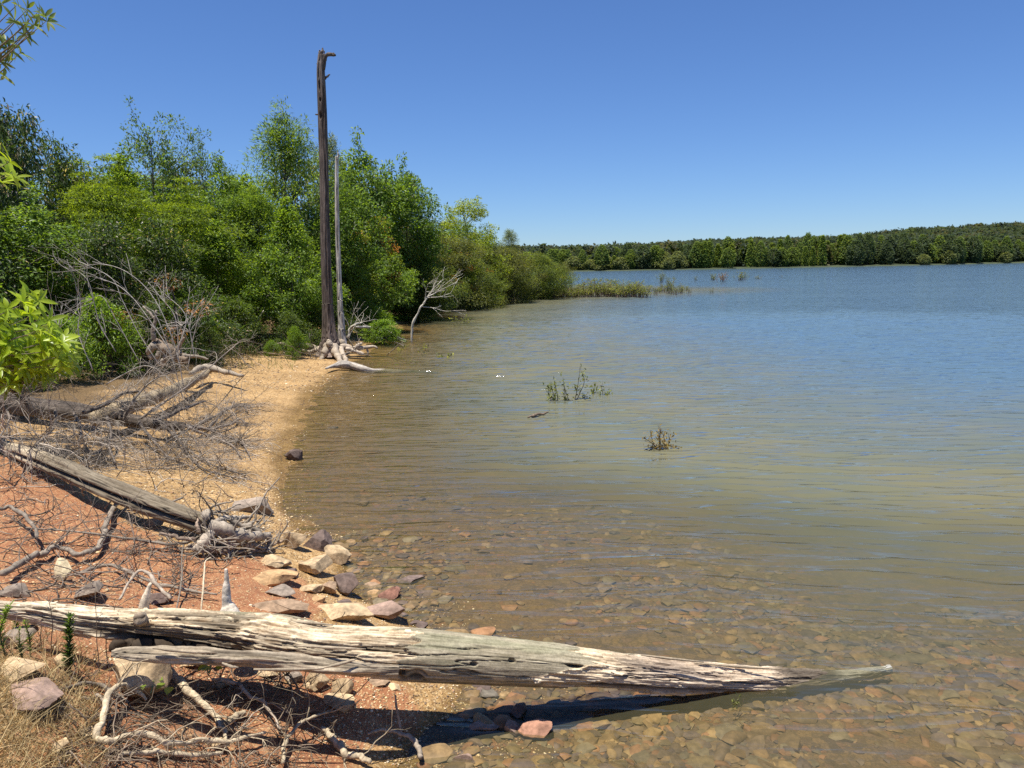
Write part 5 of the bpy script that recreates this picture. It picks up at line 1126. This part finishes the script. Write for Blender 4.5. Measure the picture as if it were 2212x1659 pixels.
def sprig(u, v, hP, label, seed, n=150, group='green sprigs on the bank', c=((.05, .10, .02), (.12, .20, .035))):
    rng = np.random.default_rng(seed); p = gp(u, v); s = KP / FPX * np.linalg.norm(p - CAM); h = hP * s; root = thing('green_sprig', label, 'plant', tuple(p), group)
    gs = G(); X = spline([p, p + [rng.normal(0, .05) * h, 0, h * .5], p + [rng.normal(0, .1) * h, rng.normal(0, .1) * h, h]], 12); tube(gs, X, np.linspace(.004, .0015, 12), 5, (.13, .12, .05)); gs.build('stem', M_TWIG, root)
    gl = G(); t = rng.uniform(.12, 1, n); C = np.stack([np.interp(t, np.linspace(0, 1, 12), X[:, k]) for k in range(3)], 1); a = rng.uniform(0, 6.28, n)
    D = np.stack([np.cos(a), np.sin(a), rng.uniform(.5, 1.4, n)], 1); leaves(gl, rng, C, D, np.stack([-np.cos(a), -np.sin(a), np.full(n, .6)], 1) + rng.normal(0, .2, (n, 3)), .17 * h * rng.uniform(.6, 1.2, n) * (1.15 - .5 * t), .026 * h, leafcol(rng, n, *c, t)); gl.build('leaves', M_LEAFSOFT, root, smooth=False)
sprig(152, 1462, 112, 'dark green upright sprig in front of the left part of the log', 331, 260, c=((.025, .055, .012), (.06, .11, .02)))
sprig(40, 1392, 78, 'green sprig overlapping the left end of the log', 332); sprig(14, 1425, 100, 'green sprig at the left edge under the log', 333); sprig(66, 1420, 70, 'thin green sprig right of the left-edge sprig', 334, 90); sprig(50, 1430, 60, 'short green sprig among dry stalks near the left edge', 335, 90)
for i, (u, v, h, k) in enumerate(((110,1420,120,'leftmost'), (90,1400,110,'second from left'), (215,1455,150,'middle'), (232,1445,130,'fourth from left'), (265,1450,90,'rightmost'))):
    rng = np.random.default_rng(340 + i); p = gp(u, v); s = KP / FPX * np.linalg.norm(p - CAM); g = G(); X = wander(rng, p, [rng.normal(0, .08), 0, 1], h * s, 10, .07); tube(g, X, np.linspace(.0026, .0012, 10), 5, (.16, .12, .085))
    for q in range(5): branchy(rng, g, X[rng.integers(4, 9)], [rng.normal(), rng.normal(), .9], .05, .001, 0, 0, (.17, .13, .09))
    tag(g.build('dry_stalk', M_TWIG, origin=p), k + ' of the thin dry stalks standing before the left part of the log', 'stalk', 'dry stalks by the log')
# small vine with light green leaves at the foot of the roots
def leafmesh(g, base, d, n, L, W, col, fold=.18, curl=.25, tip=1.0):
    """a curved folded leaf of 8 quads"""
    d = unit(np.asarray(d, float)); s = unit(np.cross(d, n)); u = np.cross(s, d); t = np.linspace(0, 1, 5); w = W * np.array([.10, .75, 1.0, .72, .02])
    ctr = base + d[None] * (L * t)[:, None] - u[None] * (curl * L * t ** 2)[:, None]
    V = np.stack([ctr - s[None] * w[:, None] * .5 + u[None] * (fold * w)[:, None], ctr, ctr + s[None] * w[:, None] * .5 + u[None] * (fold * w)[:, None]], 1).reshape(-1, 3)
    Q = [[3 * i + j, 3 * i + j + 1, 3 * i + j + 4, 3 * i + j + 3] for i in range(4) for j in range(2)]; g.add(V, Q, None, col)
rng = np.random.default_rng(350); vb = gp(455, 1500); vine = thing('vine', 'small creeping vine with heart-shaped light green leaves among the roots', 'vine', tuple(vb))
g = G(); p_, r_ = ontop([(330,1545,1.5,.1),(350,1520,1.6,.16),(390,1490,1.5,.14),(440,1475,1.6,.14),(455,1495,1.6,.1),(470,1450,1.4,.16),(480,1432,1,.2)]); stick(g, p_, r_, 40, 5, (.25, .28, .12), rng); g.build('stem', M_TWIG, vine)
for (u, v, l) in ((460,1444,.045),(474,1455,.03),(447,1474,.042),(460,1505,.05),(452,1498,.045),(470,1500,.035),(375,1548,.05),(362,1540,.045),(338,1536,.04),(345,1530,.035),(325,1520,.03),(318,1544,.03)):
    g = G(); p = gp(u, v) + [0, 0, .14]; leafmesh(g, p, [rng.normal(), rng.normal(), .1], np.array([rng.normal(0, .3), rng.normal(0, .3) - .2, 1.]), l, l * .8, np.array([.17, .26, .03]) * rng.uniform(.8, 1.2)); g.build('leaf', M_BRIGHT, vine)

def whorl(g, rng, c, axis, n, L, W, ca, cb):
    axis = unit(np.asarray(axis, float)); a0 = rng.uniform(0, 6.28); e1 = unit(np.cross(axis, [.3, .9, .2])); e2 = np.cross(axis, e1)
    for k in range(n):
        a = a0 + 2 * math.pi * k / n + rng.normal(0, .25); el = rng.uniform(.0, .7); d = math.cos(el) * (math.cos(a) * e1 + math.sin(a) * e2) + math.sin(el) * axis; f = rng.uniform()
        leafmesh(g, c, d, axis + rng.normal(0, .2, 3), L * rng.uniform(.65, 1.15), W * rng.uniform(.8, 1.15), (np.array(ca) * (1 - f) + np.array(cb) * f) * rng.uniform(.8, 1.2), .16, rng.uniform(.1, .45))
def near_plant(name, label, cat, base, spots, Y, Yj, L, W, ca, cb, seed, nw=(6, 9), per=1, stemr=.02, mat=None, droop=False):
    rng = np.random.default_rng(seed); root = thing(name, label, cat, tuple(base)); gs = G(); gl = G()
    for (u, v) in spots:
        y = Y + rng.uniform(-Yj, Yj); c = at(u, v, y); m_ = np.array([lerp(base[0], c[0], .45), lerp(base[1], c[1], .45), lerp(base[2], c[2], .7)])
        X = spline([base, m_ + rng.normal(0, .05, 3), c], 14); tube(gs, X, np.linspace(stemr, .003, 14), 6, (.20, .17, .11))
        for q in range(per):
            ax = unit(X[-1] - X[-3]) + rng.normal(0, .3, 3) + np.array([0, 0, .4 if not droop else -.2]); cc = X[-1 - 2 * q] + rng.normal(0, .02, 3); whorl(gl, rng, cc, ax, rng.integers(*nw), L, W, ca, cb)
    gs.build('stem', M_BARK, root); gl.build('leaves', mat or M_BRIGHT, root)
rng = np.random.default_rng(360); sp = []
for k in range(130):
    u = rng.uniform(-140, 160); vmin = np.interp(u, [-140, 0, 60, 90, 120, 160], [600, 625, 640, 690, 715, 735]); vmax = np.interp(u, [-140, 0, 40, 100, 160], [850, 825, 835, 810, 790]); sp.append((u, rng.uniform(vmin, vmax)))
sp += [(160,755),(150,770),(135,785),(120,800),(95,815),(80,640),(40,650),(128,733),(105,700)]
near_plant('leafy_shrub', 'bright yellow-green leafy shrub with long whorled leaves at the left edge', 'shrub', (-7.2, 8.4, H1(-7.2, 8.4)), sp, 8.2, .5, .175, .05, (.17, .275, .016), (.31, .43, .03), 361, per=2, stemr=.022)
sp2 = [(-20,360),(15,375),(30,372),(-10,345),(0,395),(20,350),(35,385),(-40,380)]
sp3 = [(-30,10),(10,5),(35,12),(60,20),(80,28),(95,36),(55,55),(75,60),(30,45),(50,80),(20,85),(5,95),(30,100),(45,112),(-10,110),(-20,60),(20,110),(-40,90),(100,45),(0,160),(-20,150)]
near_plant('overhanging_tree', 'leafy branches of a tree outside the frame hanging in at top left', 'tree', (-8.6, 9.4, H1(-8.6, 9.4)), sp3, 9.0, .5, .18, .040, (.06, .105, .015), (.15, .20, .05), 362, nw=(5, 8), per=3, stemr=.05, mat=M_LEAF, droop=True)
near_plant('leafy_shrub', 'few yellow-green leaves poking in at the left edge high above the bright shrub', 'shrub', (-8.2, 8.5, H1(-8.2, 8.5)), sp2, 8.3, .3, .205, .058, (.16, .26, .016), (.29, .41, .03), 363, nw=(6, 9), per=2, stemr=.022)

# ------------------------------------------------------------------ plants standing in the water nearer by
def water_plant(label, stems, leafn, ca, cb, seed, L=.05, W=.02, group='sprigs flooded by the lake', clump=.04, rpx=1.0):
    rng = np.random.default_rng(seed); p = az(*stems[0][0], 0); root = thing('flooded_sprig', label, 'plant', (p[0], p[1], 0), group); gs = G(); gl = G(); C = []
    Y0 = p[1]
    for st_ in stems:
        b = az(*st_[0], -.12); q, r_ = uvy([(a, c, b[1] + rng.normal(0, .06), rpx) for a, c in st_]); q[0] = b; X = spline(q, 16); tube(gs, X, np.linspace(.009, .003, 16) * rpx, 5, (.10, .075, .055)); C.append(X[5:])
        for k in range(2): i = rng.integers(4, 14); branchy(rng, gs, X[i], unit(X[i] - X[i - 1]) + rng.normal(0, .5, 3), .15, .003, 0, 0, (.11, .08, .06))
    C = np.concatenate(C); i = rng.integers(0, len(C), leafn); P = C[i] + rng.normal(0, clump, (leafn, 3)); P[:, 2] = np.maximum(P[:, 2], .01)
    leaves(gl, rng, P, rng.normal(0, 1, (leafn, 3)) + [0, 0, .3], np.array([0, 0, 1.]) + rng.normal(0, .5, (leafn, 3)), L * rng.uniform(.7, 1.3, leafn), W, leafcol(rng, leafn, ca, cb, rng.uniform(0, 1, leafn)))
    gs.build('stem', M_TWIG, root); gl.build('leaves', M_LEAFSOFT, root, smooth=False)
BRL = ((.12, .095, .035), (.20, .17, .06)); GNL = ((.06, .09, .02), (.15, .18, .045))
water_plant('brown-leaved flooded sprig standing alone in the rippled water', [[(1428,990),(1428,965),(1422,930)],[(1428,990),(1420,970),(1405,955),(1388,945)],[(1430,988),(1436,960),(1432,935)],[(1430,988),(1442,965),(1448,940)],[(1432,988),(1445,975),(1460,970)],[(1426,988),(1412,960),(1404,930)],[(1428,988),(1425,955),(1428,925)]], 190, *BRL, 371, .05, .024, clump=.035)
water_plant('tallest green flooded sprig with bare side stems', [[(1238,878),(1245,850),(1250,820),(1254,790)],[(1236,878),(1225,855),(1218,830)],[(1240,878),(1252,850),(1262,825),(1256,800)],[(1234,878),(1222,860),(1216,815)],[(1242,876),(1258,860),(1270,856)]], 110, *GNL, 372, .07, .028)
water_plant('green flooded sprig left of the tallest one', [[(1200,880),(1196,855),(1190,830)],[(1202,880),(1204,855),(1198,825)],[(1196,880),(1186,850),(1184,832)]], 110, *GNL, 373, .07, .028)
water_plant('green flooded sprig right of the tallest one', [[(1300,868),(1302,850),(1298,832)],[(1306,868),(1312,855),(1318,846)],[(1290,866),(1284,850),(1280,835)]], 90, *GNL, 374, .07, .028)
water_plant('thin green flooded sprig with two stems, farther left near the driftwood log', [[(958,782),(955,772),(946,762)],[(960,782),(968,772),(976,766)],[(957,782),(950,775)]], 45, *GNL, 375, .09, .035)
water_plant('thin green flooded sprig beyond the two-stemmed one', [[(915,770),(918,758),(922,742)],[(914,770),(908,760),(906,755)]], 30, *GNL, 376, .09, .035)
water_plant('tiny flooded sprig in the shallows below the tip of the big log', [[(1588,1562),(1589,1552),(1588,1545)],[(1589,1562),(1594,1555)]], 24, *GNL, 377, .02, .008, clump=.012, rpx=.4)
water_plant('leafy flooded sprig below the leaning white sapling', [[(990,705),(985,695),(978,685)],[(992,705),(1000,695),(1010,688)],[(991,705),(1020,690)]], 80, *GNL, 378, .12, .05, clump=.08)
water_plant('sparse flooded sprig just right of the driftwood log roots', [[(862,765),(870,752),(876,742)],[(864,765),(858,755)]], 20, *GNL, 379, .08, .03)
